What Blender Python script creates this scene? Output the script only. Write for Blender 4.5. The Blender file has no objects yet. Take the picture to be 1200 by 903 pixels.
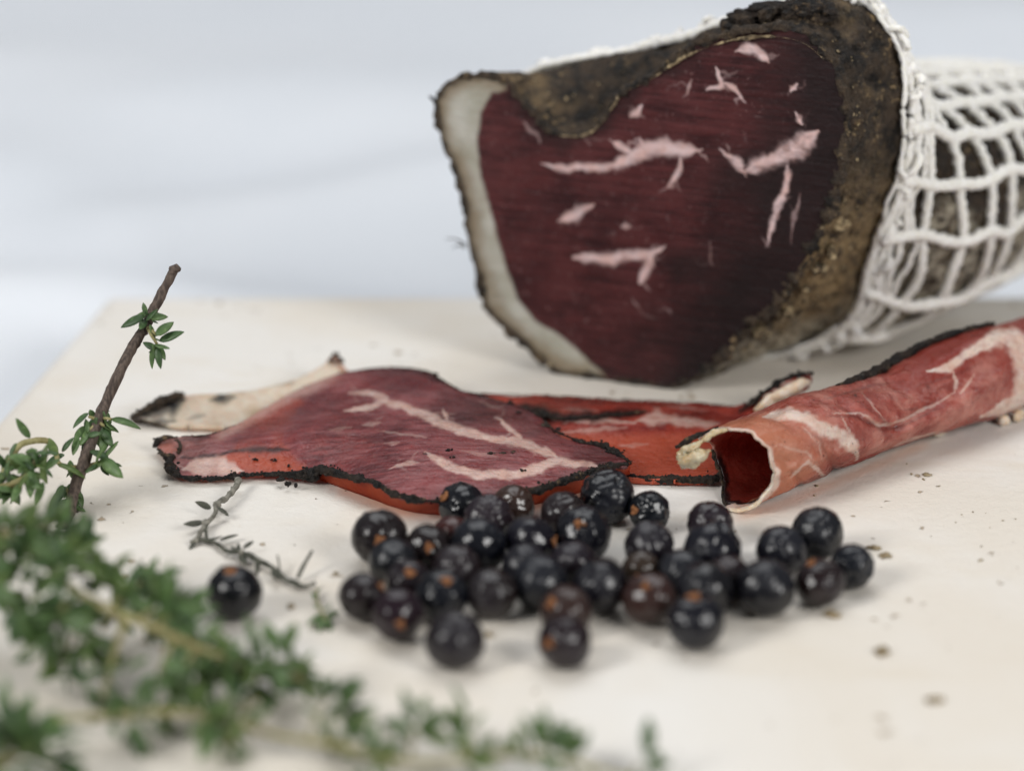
import bpy, bmesh, math, random
import numpy as np
from mathutils import Vector, Matrix

random.seed(7)
RNG = np.random.default_rng(7)
sc = bpy.context.scene
COL = sc.collection
U = 0.001                                   # everything below is laid out in millimetres

# ---------------------------------------------------------------- camera, world, lamps, exposure
PITCH, FPX, DC = math.radians(22.0), 3333.0, 478.0
CAM = np.array([0, -DC * math.cos(PITCH), DC * math.sin(PITCH)])
AX_R = np.array([1.0, 0, 0])
AX_U = np.array([0, math.sin(PITCH), math.cos(PITCH)])
AX_D = np.array([0, math.cos(PITCH), -math.sin(PITCH)])

cd = bpy.data.cameras.new('camera')
cam = bpy.data.objects.new('camera', cd)
COL.objects.link(cam)
cam.location = CAM * U
cam.rotation_euler = (math.pi / 2 - PITCH, 0, 0)
cd.sensor_width = 36.0
cd.lens = 36.0 * FPX / 1200.0
cd.clip_start, cd.clip_end = 0.01, 50.0
cd.dof.use_dof = True
cd.dof.focus_distance = 0.437
cd.dof.aperture_fstop = 7.4
cd.dof.aperture_blades = 9
sc.camera = cam

world = bpy.data.worlds.new('World')
sc.world = world
world.use_nodes = True
bg = world.node_tree.nodes['Background']
bg.inputs[0].default_value = (0.92, 0.95, 1.0, 1)
bg.inputs[1].default_value = 0.15


def softbox(name, loc, size, watts, colour):
    ld = bpy.data.lights.new(name, 'AREA')
    ld.shape = 'RECTANGLE'
    ld.size, ld.size_y = size
    ld.energy = watts
    ld.color = colour
    o = bpy.data.objects.new(name, ld)
    COL.objects.link(o)
    o.location = loc
    o.rotation_euler = (Vector((0.0, 0.12 if loc[2] > 1 else -0.03, 0.01)) - Vector(loc)).to_track_quat('-Z', 'Y').to_euler()
    return o


softbox('window_light', (-0.62, -0.50, 0.52), (0.27, 0.32), 4.7, (1.0, 0.985, 0.96))
softbox('window_light', (0.55, -0.58, 0.44), (0.27, 0.32), 4.0, (1.0, 0.985, 0.96))
softbox('top_fill', (0.0, 0.42, 1.05), (1.0, 0.8), 6.2, (0.97, 0.985, 1.0))  # added fill from above, mainly to brighten the cloth; no real lamp there

sc.view_settings.view_transform = 'Standard'
sc.view_settings.look = 'None'
sc.view_settings.gamma = 1.0
sc.view_settings.exposure = 0.09
sc.render.engine = 'CYCLES'
sc.cycles.max_bounces = 10
sc.cycles.transparent_max_bounces = 8
sc.cycles.use_denoising = True
sc.cycles.sample_clamp_indirect = 6.0


# ---------------------------------------------------------------- geometry helpers (millimetres)
def ray(px, py):
    return AX_D + AX_R * (px - 600) / FPX - AX_U * (py - 451.5) / FPX


def atz(px, py, z=0.0):                     # a point at a known height above the board
    r = ray(px, py)
    return CAM + r * ((z - CAM[2]) / r[2])


def atd(px, py, depth):                     # a point at a known distance in front of the lens
    return CAM + ray(px, py) * depth


def onplane(px, py, o, n):
    r = ray(px, py)
    return CAM + r * (np.dot(o - CAM, n) / np.dot(r, n))


def proj(p):
    q = np.asarray(p) - CAM
    z = q @ AX_D
    return np.stack([600 + FPX * (q @ AX_R) / z, 451.5 - FPX * (q @ AX_U) / z], -1)


def _hash(i):
    i = (i ^ (i >> 15)) * 0x2c1b3c6d & 0xffffffff
    i = (i ^ (i >> 12)) * 0x297a2d39 & 0xffffffff
    return ((i ^ (i >> 15)) & 0xffffff) / float(0xffffff)


def vnoise(P, seed=0):                      # value noise in -1..1 on an (n,3) or (n,2) array
    P = np.atleast_2d(np.asarray(P, float))
    if P.shape[1] == 2:
        P = np.c_[P, np.zeros(len(P))]
    P = P + seed * 17.31
    i = np.floor(P).astype(np.int64)
    f = P - i
    f = f * f * (3 - 2 * f)
    out = np.zeros(len(P))
    for dx in (0, 1):
        for dy in (0, 1):
            for dz in (0, 1):
                h = _hash(((i[:, 0] + dx) * 73856093 ^ (i[:, 1] + dy) * 19349663 ^ (i[:, 2] + dz) * 83492791) & 0xffffffff)
                w = (f[:, 0] if dx else 1 - f[:, 0]) * (f[:, 1] if dy else 1 - f[:, 1]) * (f[:, 2] if dz else 1 - f[:, 2])
                out += h * w
    return out * 2 - 1


def fbm(P, seed=0, octaves=4):
    P = np.atleast_2d(np.asarray(P, float))
    out, a = 0, 1.0
    for k in range(octaves):
        out = out + a * vnoise(P * 2.03 ** k, seed + k * 3)
        a *= 0.5
    return out / 1.8


def sstep(a, b, x):
    t = np.clip((x - a) / (b - a), 0, 1)
    return t * t * (3 - 2 * t)


def catmull(P, n, closed=False):            # resample a polyline smoothly, evenly by length
    P = np.asarray(P, float)
    if closed:
        Q = np.vstack([P[-1], P, P[0], P[1]])
    else:
        Q = np.vstack([2 * P[0] - P[1], P, 2 * P[-1] - P[-2]])
    out = []
    m = len(Q) - 3
    for k in range(m):
        p0, p1, p2, p3 = Q[k:k + 4]
        t = np.linspace(0, 1, 12, endpoint=False)[:, None]
        out.append(0.5 * (2 * p1 + (p2 - p0) * t + (2 * p0 - 5 * p1 + 4 * p2 - p3) * t ** 2 + (3 * p1 - p0 - 3 * p2 + p3) * t ** 3))
    out = np.vstack(out + [Q[-2][None]])
    d = np.r_[0, np.cumsum(np.linalg.norm(np.diff(out, axis=0), axis=1))]
    s = np.linspace(0, d[-1], n, endpoint=not closed)
    return np.stack([np.interp(s, d, out[:, k]) for k in range(out.shape[1])], -1)


def seg_dist(P, poly, closed=False):        # distance and running parameter to a polyline
    poly = np.asarray(poly, float)
    n = len(poly) if closed else len(poly) - 1
    best = np.full(len(P), 1e9)
    bi = np.zeros(len(P))
    for k in range(n):
        a, b = poly[k], poly[(k + 1) % len(poly)]
        ab = b - a
        t = np.clip(((P - a) @ ab) / max(ab @ ab, 1e-9), 0, 1)
        d = np.linalg.norm(P - (a + t[:, None] * ab), axis=1)
        m = d < best
        best[m] = d[m]
        bi[m] = k + t[m]
    return best, bi


def veins(px, lines, soft=0.5, warp=3.0, seed=0, k=1.0):
    """0..1 mask of streaks: every line is a list of (x, y, half-width) with an optional strength first."""
    W = px + warp * np.c_[fbm(px / 14.0, seed, 3), fbm(px / 14.0, seed + 9, 3)]
    jag2 = fbm(px / np.array([9.0, 5.0]), seed + 41, 3)
    jag = 1 + 0.55 * fbm(px / 7.0, seed + 21, 3)
    out = np.zeros(len(px))
    for ln in lines:
        s = 1.0
        if not isinstance(ln[0], tuple):
            s, ln = ln[0], ln[1:]
        a = np.array(ln, float)
        lo, hi = a[:, :2].min(0) - 40, a[:, :2].max(0) + 40
        m = ((W > lo) & (W < hi)).all(1)
        if not m.any():
            continue
        d, t = seg_dist(W[m], a[:, :2])
        w = np.interp(t, np.arange(len(a)), a[:, 2]) * jag[m] * k * (0.3 + 0.7 * sstep(0.0, 0.7, np.minimum(t, len(a) - 1 - t)))
        out[m] = np.maximum(out[m], s * sstep(-soft * 1.35, soft, (w - d) / np.maximum(w, 1.0)) * np.clip(0.95 + 0.45 * jag2[m], 0.45, 1))
    return out


def twigs(lines, n=3, length=20, seed=0):
    """Fine side branches for a set of streaks."""
    r = np.random.default_rng(seed)
    out = []
    for ln in lines:
        pts = [q for q in ln if isinstance(q, tuple)]
        s0 = ln[0] if not isinstance(ln[0], tuple) else 1.0
        for k in range(n if s0 > 0.5 else 1):
            i = r.integers(0, len(pts) - 1)
            f = r.random()
            x = pts[i][0] * (1 - f) + pts[i + 1][0] * f
            y = pts[i][1] * (1 - f) + pts[i + 1][1] * f
            a = r.uniform(0, 6.28)
            L = length * r.uniform(0.4, 1.2)
            b = a + r.normal(0, 0.5)
            out.append([r.uniform(0.3, 0.75) * s0, (x, y, 2.0), (x + L * 0.5 * math.cos(a), y + L * 0.3 * math.sin(a), 1.4), (x + L * math.cos(b), y + L * 0.6 * math.sin(b), 0.7)])
    return out


def inside(P, poly):
    x, y = P[:, 0], P[:, 1]
    c = np.zeros(len(P), bool)
    j = len(poly) - 1
    for i in range(len(poly)):
        xi, yi = poly[i]
        xj, yj = poly[j]
        if yi != yj:
            m = ((yi > y) != (yj > y)) & (x < (xj - xi) * (y - yi) / (yj - yi) + xi)
            c ^= m
        j = i
    return c


def grid_fill(poly, step):
    """Regular grid inside a polygon, its outermost vertices pulled onto the outline."""
    poly = np.asarray(poly, float)
    lo, hi = poly.min(0) - step, poly.max(0) + step
    nx, ny = np.ceil((hi - lo) / step).astype(int) + 1
    gx, gy = np.meshgrid(lo[0] + np.arange(nx) * step, lo[1] + np.arange(ny) * step)
    P = np.c_[gx.ravel(), gy.ravel()]
    ins = inside(P, poly)
    # nearest point of the outline
    near = np.full(len(P), 1e9)
    np_ = P.copy()
    for k in range(len(poly)):
        a, b = poly[k], poly[(k + 1) % len(poly)]
        lo2, hi2 = np.minimum(a, b) - 3 * step, np.maximum(a, b) + 3 * step
        m = ((P > lo2) & (P < hi2)).all(1)
        if not m.any():
            continue
        ab = b - a
        t = np.clip(((P[m] - a) @ ab) / max(ab @ ab, 1e-9), 0, 1)
        q = a + t[:, None] * ab
        d = np.linalg.norm(P[m] - q, axis=1)
        idx = np.where(m)[0]
        c = d < near[idx]
        near[idx[c]] = d[c]
        np_[idx[c]] = q[c]
    snap = near < 0.6 * step
    keep = ins | snap
    P = np.where(snap[:, None], np_, P)
    g = np.arange(nx * ny).reshape(ny, nx)
    quads = np.stack([g[:-1, :-1], g[:-1, 1:], g[1:, 1:], g[1:, :-1]], -1).reshape(-1, 4)
    quads = quads[keep[quads].all(1)]
    used = np.unique(quads)
    m = np.full(nx * ny, -1)
    m[used] = np.arange(len(used))
    return P[used], m[quads]


class TPS:                                   # smooth height field through scattered heights
    def __init__(self, xy, v, lam=1e-2):
        self.c = np.asarray(xy, float)
        n = len(xy)
        K = self._k(self.c)
        A = np.zeros((n + 3, n + 3))
        A[:n, :n] = K + lam * np.eye(n)
        A[:n, n:] = np.c_[np.ones(n), self.c]
        A[n:, :n] = A[:n, n:].T
        self.w = np.linalg.solve(A, np.r_[v, 0, 0, 0])

    def _k(self, P):
        d2 = ((P[:, None] - self.c[None]) ** 2).sum(-1) + 1e-9
        return 0.5 * d2 * np.log(d2) * 0.01

    def __call__(self, P):
        P = np.asarray(P, float)
        out = []
        for s in range(0, len(P), 20000):
            Q = P[s:s + 20000]
            out.append(self._k(Q) @ self.w[:-3] + np.c_[np.ones(len(Q)), Q] @ self.w[-3:])
        return np.concatenate(out)


def mesh_from(name, V, F, smooth=True):
    me = bpy.data.meshes.new(name)
    V = np.asarray(V, np.float64)
    if isinstance(F, np.ndarray):
        k = F.shape[1]
        me.vertices.add(len(V))
        me.vertices.foreach_set('co', (V * U).ravel())
        me.loops.add(F.size)
        me.loops.foreach_set('vertex_index', F.ravel().astype(np.int32))
        me.polygons.add(len(F))
        me.polygons.foreach_set('loop_start', np.arange(0, F.size, k, dtype=np.int32))
        me.polygons.foreach_set('loop_total', np.full(len(F), k, np.int32))
        me.update(calc_edges=True)
        me.validate()
    else:
        me.from_pydata([tuple(v) for v in V * U], [], [tuple(f) for f in F])
        me.update()
    if smooth:
        me.polygons.foreach_set('use_smooth', np.ones(len(me.polygons), bool))
    return me


def attr(me, name, vals):
    a = me.attributes.new(name, 'FLOAT', 'POINT')
    a.data.foreach_set('value', np.asarray(vals, np.float32))


def link(name, me, mat, parent=None):
    o = bpy.data.objects.new(name, me)
    COL.objects.link(o)
    if mat is not None and not me.materials:
        me.materials.append(mat)
    if parent is not None:
        o.parent = parent
    return o


def part(name, V, F, mat, parent, origin=(0, 0, 0), attrs=None, smooth=True):
    me = mesh_from(name, np.asarray(V, float) - np.asarray(origin, float), F, smooth)
    for k, v in (attrs or {}).items():
        attr(me, k, v)
    return link(name, me, mat, parent)


def thing(name, base, label, cat, group=None):
    o = bpy.data.objects.new(name, None)
    o.empty_display_size = 0.005
    COL.objects.link(o)
    o.location = np.asarray(base) * U
    tag(o, label, cat, group)
    return o


def tag(o, label, cat, group=None):
    o['label'] = label
    o['category'] = cat
    if group:
        o['group'] = group


def tube(path, radii, sides=10, rough=0.0, freq=1.0, seed=0, flat=1.0, caps=True):
    """Swept tube; rough displaces it with noise. Returns vertices and faces."""
    P = np.asarray(path, float)
    n = len(P)
    R = np.broadcast_to(np.asarray(radii, float), (n,))
    T = np.gradient(P, axis=0)
    T /= np.linalg.norm(T, axis=1)[:, None] + 1e-9
    up = np.array([0.03, 0.02, 1.0])
    S = np.cross(T, up)
    S /= np.linalg.norm(S, axis=1)[:, None] + 1e-9
    B = np.cross(S, T)
    a = np.linspace(0, 2 * math.pi, sides, endpoint=False)
    V = (P[:, None] + (S[:, None] * np.cos(a)[None, :, None] + B[:, None] * np.sin(a)[None, :, None] * flat) * R[:, None, None])
    V = V.reshape(-1, 3)
    if rough:
        nrm = V - np.repeat(P, sides, 0)
        V = V + nrm * (rough * fbm(V * freq, seed, 4))[:, None] * 1.6
    g = np.arange(n * sides).reshape(n, sides)
    g2 = np.roll(g, -1, 1)
    F = np.stack([g[:-1], g2[:-1], g2[1:], g[1:]], -1).reshape(-1, 4)
    F = [tuple(f) for f in F]
    if caps:
        F.append(tuple(g[0][::-1]))
        F.append(tuple(g[-1]))
    return V, F


def lumps(spots, sub=2, rough=0.5, seed=0, squash=0.8):
    """Several rough little clods in one mesh: spots are (x, y, z, r)."""
    bm = bmesh.new()
    bmesh.ops.create_icosphere(bm, subdivisions=sub, radius=1.0)
    base = np.array([v.co for v in bm.verts])
    f = np.array([[v.index for v in q.verts] for q in bm.faces])
    bm.free()
    Vs, Fs, off = [], [], 0
    for k, (x, y, z, r) in enumerate(spots):
        d = 1 + rough * fbm(base * 1.7 + k * 5.1, seed, 3)
        st = 1 + 0.35 * RNG.standard_normal(3)
        st = np.clip(st, 0.6, 1.6)
        a = RNG.uniform(0, 6.28)
        M = np.array([[math.cos(a), -math.sin(a), 0], [math.sin(a), math.cos(a), 0], [0, 0, 1]])
        q = (base * d[:, None] * st) @ M.T
        q[:, 2] *= squash
        Vs.append(q * r + np.array([x, y, z]))
        Fs.append(f + off)
        off += len(base)
    return np.vstack(Vs), np.vstack(Fs)


# ---------------------------------------------------------------- materials
class Mat:
    def __init__(self, name):
        self.m = bpy.data.materials.new(name)
        self.m.use_nodes = True
        self.t = self.m.node_tree
        self.t.nodes.clear()
        self.out = self.t.nodes.new('ShaderNodeOutputMaterial')
        self.p = self.t.nodes.new('ShaderNodeBsdfPrincipled')
        self.t.links.new(self.p.outputs[0], self.out.inputs[0])
        self.tc = self.t.nodes.new('ShaderNodeTexCoord').outputs['Object']

    def n(self, kind, **kw):
        nd = self.t.nodes.new('ShaderNode' + kind)
        for k, v in kw.items():
            setattr(nd, k, v)
        return nd

    def put(self, sock, v):
        if hasattr(v, 'is_output'):
            self.t.links.new(v, sock)
        elif isinstance(v, (tuple, list)) and len(v) == 3 and sock.type == 'RGBA':
            sock.default_value = (*v, 1)
        else:
            sock.default_value = v

    def set(self, **kw):
        names = dict(base='Base Color', rough='Roughness', sss='Subsurface Weight', sssr='Subsurface Radius', ssss='Subsurface Scale',
                     spec='Specular IOR Level', coat='Coat Weight', coatr='Coat Roughness', sheen='Sheen Weight', normal='Normal', trans='Transmission Weight', tint='Specular Tint')
        for k, v in kw.items():
            self.put(self.p.inputs[names[k]], v)
        return self

    def scaled(self, s):
        nd = self.n('Mapping')
        self.t.links.new(self.tc, nd.inputs[0])
        nd.inputs['Scale'].default_value = s if isinstance(s, tuple) else (s, s, s)
        return nd.outputs[0]

    def noise(self, scale, detail=4, rough=0.55, vec=None, dist=0.0):
        """scale in features per millimetre"""
        nd = self.n('TexNoise')
        self.t.links.new(vec if vec is not None else self.scaled(1000.0), nd.inputs['Vector'])
        nd.inputs['Scale'].default_value = scale
        nd.inputs['Detail'].default_value = detail
        nd.inputs['Roughness'].default_value = rough
        nd.inputs['Distortion'].default_value = dist
        return nd.outputs[0]

    def voronoi(self, scale, feature='F1', vec=None):
        nd = self.n('TexVoronoi', feature=feature)
        self.t.links.new(vec if vec is not None else self.scaled(1000.0), nd.inputs['Vector'])
        nd.inputs['Scale'].default_value = scale
        return nd.outputs['Distance']

    def ramp(self, v, lo, hi, a=0.0, b=1.0):
        nd = self.n('MapRange', interpolation_type='SMOOTHSTEP')
        self.put(nd.inputs[0], v)
        for i, x in enumerate((lo, hi, a, b)):
            self.put(nd.inputs[i + 1], x)
        return nd.outputs[0]

    def math(self, op, a, b=0.0):
        nd = self.n('Math', operation=op)
        self.put(nd.inputs[0], a)
        self.put(nd.inputs[1], b)
        return nd.outputs[0]

    def mix(self, f, a, b):
        nd = self.n('Mix', data_type='RGBA')
        self.put(nd.inputs[0], f)
        self.put(nd.inputs[6], a)
        self.put(nd.inputs[7], b)
        return nd.outputs[2]

    def attr(self, name):
        return self.n('Attribute', attribute_name=name).outputs['Fac']

    def bump(self, h, dist_mm, strength=1.0, normal=None):
        nd = self.n('Bump')
        self.put(nd.inputs['Height'], h)
        nd.inputs['Distance'].default_value = dist_mm * U
        nd.inputs['Strength'].default_value = strength
        if normal is not None:
            self.t.links.new(normal, nd.inputs['Normal'])
        return nd.outputs[0]

    def translucent(self, amount, colour, normal=None):
        tr = self.n('BsdfTranslucent')
        self.put(tr.inputs[0], colour)
        mx = self.n('MixShader')
        self.put(mx.inputs[0], amount)
        self.t.links.new(self.p.outputs[0], mx.inputs[1])
        self.t.links.new(tr.outputs[0], mx.inputs[2])
        self.t.links.new(mx.outputs[0], self.out.inputs[0])
        return self


def make_rind(name, dark=(0.011, 0.009, 0.008), mid=(0.070, 0.048, 0.031), tan=(0.36, 0.25, 0.125), amount=0.5):
    m = Mat(name)
    a = m.noise(0.33, 5, 0.62)
    b = m.noise(0.9, 5, 0.65)
    c = m.noise(0.16, 3, 0.5)
    col = m.mix(m.ramp(a, 0.35, 0.62), dark, mid)
    tanmask = m.math('MULTIPLY', m.ramp(b, 0.62 - 0.2 * amount, 0.80 - 0.2 * amount), m.ramp(c, 0.62 - 0.3 * amount, 0.75 - 0.25 * amount))
    tanmask = m.math('MAXIMUM', tanmask, m.math('MULTIPLY', m.attr('tan'), m.ramp(m.noise(0.55, 5, 0.65), 0.34, 0.56)))
    col = m.mix(tanmask, col, tan)
    col = m.mix(m.math('MULTIPLY', m.attr('pale'), m.ramp(m.noise(0.4, 5, 0.65), 0.36, 0.60)), col, (0.60, 0.54, 0.42))
    col = m.mix(m.math('MULTIPLY', m.ramp(m.noise(2.2, 3, 0.6), 0.62, 0.72), 0.35), col, (0.30, 0.27, 0.23))
    h = m.math('ADD', m.noise(1.3, 6, 0.65), m.math('MULTIPLY', m.voronoi(1.5), 0.5))
    m.set(base=col, rough=m.ramp(a, 0.3, 0.7, 0.45, 0.8), spec=0.35, normal=m.bump(h, 1.1, 1.0))
    return m.m


def make_meat(name, red, deep, orange, fat, fibre, trans, rough=(0.30, 0.5), ssw=0.25, dirt=True, haze=None):
    """Sliced cured meat; the attributes fat / orange / dark say where each tissue lies."""
    m = Mat(name)
    fv = m.scaled(fibre)
    fib = m.noise(1.0, 4, 0.6, fv, 0.4)
    blot = m.noise(0.13, 4, 0.55)
    col = m.mix(m.ramp(m.math('ADD', m.math('MULTIPLY', fib, 0.5), m.math('MULTIPLY', blot, 0.5)), 0.38, 0.62), deep, red)
    col = m.mix(m.math('MULTIPLY', m.ramp(m.noise(0.9, 5, 0.65), 0.58, 0.74), 0.16), col, fat)
    if haze:
        hz = m.math('ADD', m.math('MULTIPLY', m.noise(1.0, 6, 0.68, m.scaled(haze[2]), 0.6), 0.65), m.math('MULTIPLY', m.noise(0.10, 3, 0.5), 0.35))
        col = m.mix(m.math('MULTIPLY', m.ramp(hz, 0.44, 0.62), haze[1]), col, haze[0])
        col = m.mix(m.math('MULTIPLY', m.ramp(m.noise(1.5, 4, 0.7, m.scaled((700.0, 1500.0, 1000.0))), 0.63, 0.72), 0.30), col, (0.62, 0.40, 0.38))
    col = m.mix(m.attr('orange'), col, orange)
    col = m.mix(m.attr('deep'), col, (0.25, 0.030, 0.019))
    fcol = m.mix(m.ramp(m.noise(0.5, 4), 0.35, 0.7), fat, tuple(c * k for c, k in zip(fat, (0.92, 0.8, 0.74))))
    col = m.mix(m.attr('fat'), col, fcol)
    col = m.mix(m.attr('dark'), col, (0.014, 0.010, 0.0105))
    if dirt:
        sp = m.math('MULTIPLY', m.ramp(m.noise(1.7, 2, 0.5), 0.70, 0.74), 0.85)
        col = m.mix(sp, col, (0.035, 0.025, 0.022))
    h = m.math('ADD', m.math('MULTIPLY', fib, 0.6), m.noise(1.1, 5, 0.6))
    nrm = m.bump(h, 0.30, 0.8)
    m.set(base=col, rough=m.ramp(m.noise(0.4, 4), 0.3, 0.7, rough[0], rough[1]), spec=0.5, normal=nrm,
          sss=ssw, sssr=(1.0, 0.35, 0.22), ssss=0.0009)
    if not trans:
        m.set(spec=0.16)
    if trans:
        tc = m.mix(m.attr('fat'), (0.80, 0.13, 0.06), (0.85, 0.62, 0.42))
        tc = m.mix(m.attr('dark'), tc, (0.02, 0.012, 0.01))
        m.translucent(trans, tc)
    return m.m


def make_fat(name, col=(0.66, 0.56, 0.42), rough=0.38):
    m = Mat(name)
    c = m.mix(m.ramp(m.noise(0.5, 4), 0.35, 0.68), col, tuple(x * k for x, k in zip(col, (0.8, 0.66, 0.5))))
    m.set(base=c, rough=rough, spec=0.5, sss=0.6, sssr=(1.0, 0.7, 0.45), ssss=0.0014, normal=m.bump(m.noise(1.2, 5), 0.25, 0.6))
    return m.m


def make_board():
    m = Mat('cream_board')
    big = m.noise(0.016, 5, 0.6, None, 0.6)
    grain = m.noise(0.05, 6, 0.6, m.scaled((420.0, 1500.0, 1000.0)), 0.4)
    col = m.mix(m.ramp(big, 0.36, 0.64), (0.735, 0.680, 0.600), (0.775, 0.750, 0.710))
    col = m.mix(m.math('MULTIPLY', m.ramp(grain, 0.52, 0.72), 0.35), col, (0.66, 0.57, 0.44))
    # pits: small hollows with brown dirt, crowded together in some places
    v = m.scaled(1000.0)
    warp = m.n('VectorMath', operation='ADD')
    m.t.links.new(v, warp.inputs[0])
    nz = m.n('TexNoise')
    m.t.links.new(v, nz.inputs['Vector'])
    nz.inputs['Scale'].default_value = 0.55
    nz.inputs['Detail'].default_value = 4.0
    sc3 = m.n('VectorMath', operation='SCALE')
    m.t.links.new(nz.outputs['Color'], sc3.inputs[0])
    sc3.inputs['Scale'].default_value = 3.4
    m.t.links.new(sc3.outputs[0], warp.inputs[1])
    vd = m.voronoi(0.30, vec=warp.outputs[0])
    where = m.ramp(m.noise(0.045, 4, 0.6), 0.50, 0.66)
    size = m.math('MULTIPLY', where, 0.20)
    pit = m.ramp(m.math('SUBTRACT', vd, size), -0.02, 0.05, 1.0, 0.0)
    pit = m.math('MULTIPLY', pit, m.ramp(where, 0.05, 0.3))
    fine = m.math('MULTIPLY', m.ramp(m.noise(0.8, 4, 0.75), 0.66, 0.72), m.ramp(m.noise(0.07, 3), 0.42, 0.58))
    col = m.mix(m.math('MULTIPLY', pit, 0.75), col, (0.34, 0.24, 0.13))
    col = m.mix(m.math('MULTIPLY', fine, 0.45), col, (0.42, 0.32, 0.21))
    col = m.mix(m.attr('glow_tint'), col, (0.74, 0.30, 0.13))  # painted orange glow of light through the meat
    h = m.math('SUBTRACT', m.math('MULTIPLY', m.noise(0.5, 6, 0.62), 0.5), m.math('MULTIPLY', pit, 1.6))
    speck = m.math('MULTIPLY', m.ramp(m.noise(0.42, 5, 0.72, None, 0.5), 0.60, 0.70), m.ramp(m.noise(0.03, 3), 0.40, 0.62))
    col = m.mix(m.math('MULTIPLY', speck, 0.28), col, (0.50, 0.40, 0.27))
    m.set(base=col, rough=m.ramp(big, 0.3, 0.7, 0.55, 0.7), spec=0.3, normal=m.bump(m.math('ADD', h, m.math('MULTIPLY', m.noise(1.6, 4, 0.65), 0.25)), 0.5, 0.8))
    return m.m


def make_cloth():
    m = Mat('white_cloth')
    wv = m.n('TexWave', wave_type='BANDS', bands_direction='X')
    m.t.links.new(m.scaled(1000.0), wv.inputs['Vector'])
    wv.inputs['Scale'].default_value = 0.8
    wv.inputs['Distortion'].default_value = 0.6
    col = m.mix(m.ramp(m.noise(0.01, 3), 0.35, 0.65), (0.735, 0.77, 0.82), (0.77, 0.80, 0.845))
    m.set(base=col, rough=0.9, spec=0.15, sheen=0.1, normal=m.bump(wv.outputs['Fac'], 0.15, 0.4))
    return m.m


def make_berry():
    m = Mat('juniper_skin')
    oi = m.n('ObjectInfo')
    bloom = m.ramp(m.noise(0.30, 5, 0.62, None, 0.5), 0.42, 0.74)
    col = m.mix(m.math('MULTIPLY', bloom, 0.12), oi.outputs['Color'], (0.048, 0.054, 0.085))
    fleck = m.ramp(m.noise(1.6, 3, 0.6), 0.66, 0.76)
    col = m.mix(m.math('MULTIPLY', fleck, 0.07), col, (0.12, 0.12, 0.115))
    h = m.math('ADD', m.noise(0.7, 5, 0.6), m.math('MULTIPLY', m.noise(3.0, 3, 0.6), 0.08))
    m.set(base=col, rough=m.ramp(bloom, 0, 1, 0.20, 0.40), spec=0.5, normal=m.bump(h, 0.36, 0.7))
    return m.m


def make_plain(name, a, b, scale, rough=0.6, bump=0.2, sss=0.0, trans=None, stretch=None):
    m = Mat(name)
    v = m.scaled(stretch) if stretch else None
    nz = m.noise(scale, 5, 0.6, v)
    m.set(base=m.mix(m.ramp(nz, 0.35, 0.65), a, b), rough=rough, spec=0.4, normal=m.bump(nz, bump, 0.7))
    if sss:
        m.set(sss=sss, sssr=(0.8, 0.8, 0.6), ssss=0.0012)
    if trans:
        m.translucent(trans[0], trans[1])
    return m.m


def make_leaf(name, a, b, tr=0.18):
    m = Mat(name)
    oi = m.n('ObjectInfo')
    nz = m.noise(0.9, 4, 0.6)
    col = m.mix(m.ramp(nz, 0.3, 0.7), a, b)
    col = m.mix(m.math('MULTIPLY', oi.outputs['Random'], 0.55), col, tuple(x * 0.45 for x in a))
    dots = m.ramp(m.noise(3.2, 2), 0.66, 0.75)
    col = m.mix(m.math('MULTIPLY', dots, 0.3), col, tuple(min(1, x * 1.7) for x in b))
    m.set(base=col, rough=0.45, spec=0.45, normal=m.bump(m.noise(2.5, 4), 0.12, 0.5))
    m.translucent(tr, tuple(min(1, x * 2.2) for x in b))
    return m.m


M_BOARD = make_board()
M_CLOTH = make_cloth()
M_RIND = make_rind('ham_rind')
M_RIND_TAN = make_rind('ham_rind_tan', mid=(0.12, 0.085, 0.05), tan=(0.62, 0.48, 0.28), amount=1.0)
M_CRUST = make_rind('pepper_crust', dark=(0.005, 0.0045, 0.0045), mid=(0.028, 0.018, 0.012), tan=(0.24, 0.155, 0.08), amount=0.5)
M_FACE = make_meat('ham_cut_face', (0.076, 0.0195, 0.0205), (0.029, 0.0090, 0.0105), (0.30, 0.16, 0.09), (0.68, 0.52, 0.52), (120.0, 120.0, 1700.0), 0.0,
                   rough=(0.40, 0.6), ssw=0.15, dirt=False, haze=((0.120, 0.034, 0.035), 0.6, (70.0, 70.0, 1500.0)))
M_SLICE = make_meat('ham_slice_meat', (0.28, 0.060, 0.062), (0.105, 0.022, 0.026), (0.46, 0.085, 0.036), (0.76, 0.56, 0.50), (260.0, 1100.0, 500.0), 0.26, rough=(0.14, 0.40), haze=((0.40, 0.185, 0.19), 0.55, (170.0, 900.0, 500.0)))
M_RED = make_meat('ham_slice_red', (0.42, 0.060, 0.036), (0.20, 0.026, 0.022), (0.52, 0.10, 0.045), (0.72, 0.50, 0.44), (260.0, 1100.0, 500.0), 0.26, rough=(0.15, 0.40), haze=((0.45, 0.12, 0.09), 0.35, (170.0, 900.0, 500.0)))
M_ROLL = make_meat('ham_roll_meat', (0.44, 0.125, 0.095), (0.27, 0.055, 0.042), (0.55, 0.22, 0.12), (0.82, 0.68, 0.60), (500.0, 500.0, 500.0), 0.25, rough=(0.20, 0.40), haze=((0.62, 0.31, 0.25), 0.62, (260.0, 260.0, 260.0)))
M_PALE = make_meat('ham_slice_fat', (0.70, 0.62, 0.47), (0.58, 0.48, 0.33), (0.6, 0.3, 0.2), (0.78, 0.72, 0.60), (300.0, 300.0, 300.0), 0.3, dirt=False)
M_EDGE = make_meat('ham_slice_edge', (0.52, 0.110, 0.040), (0.42, 0.065, 0.025), (0.6, 0.2, 0.08), (0.7, 0.4, 0.2), (300.0, 300.0, 300.0), 0.5, dirt=False)
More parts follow.
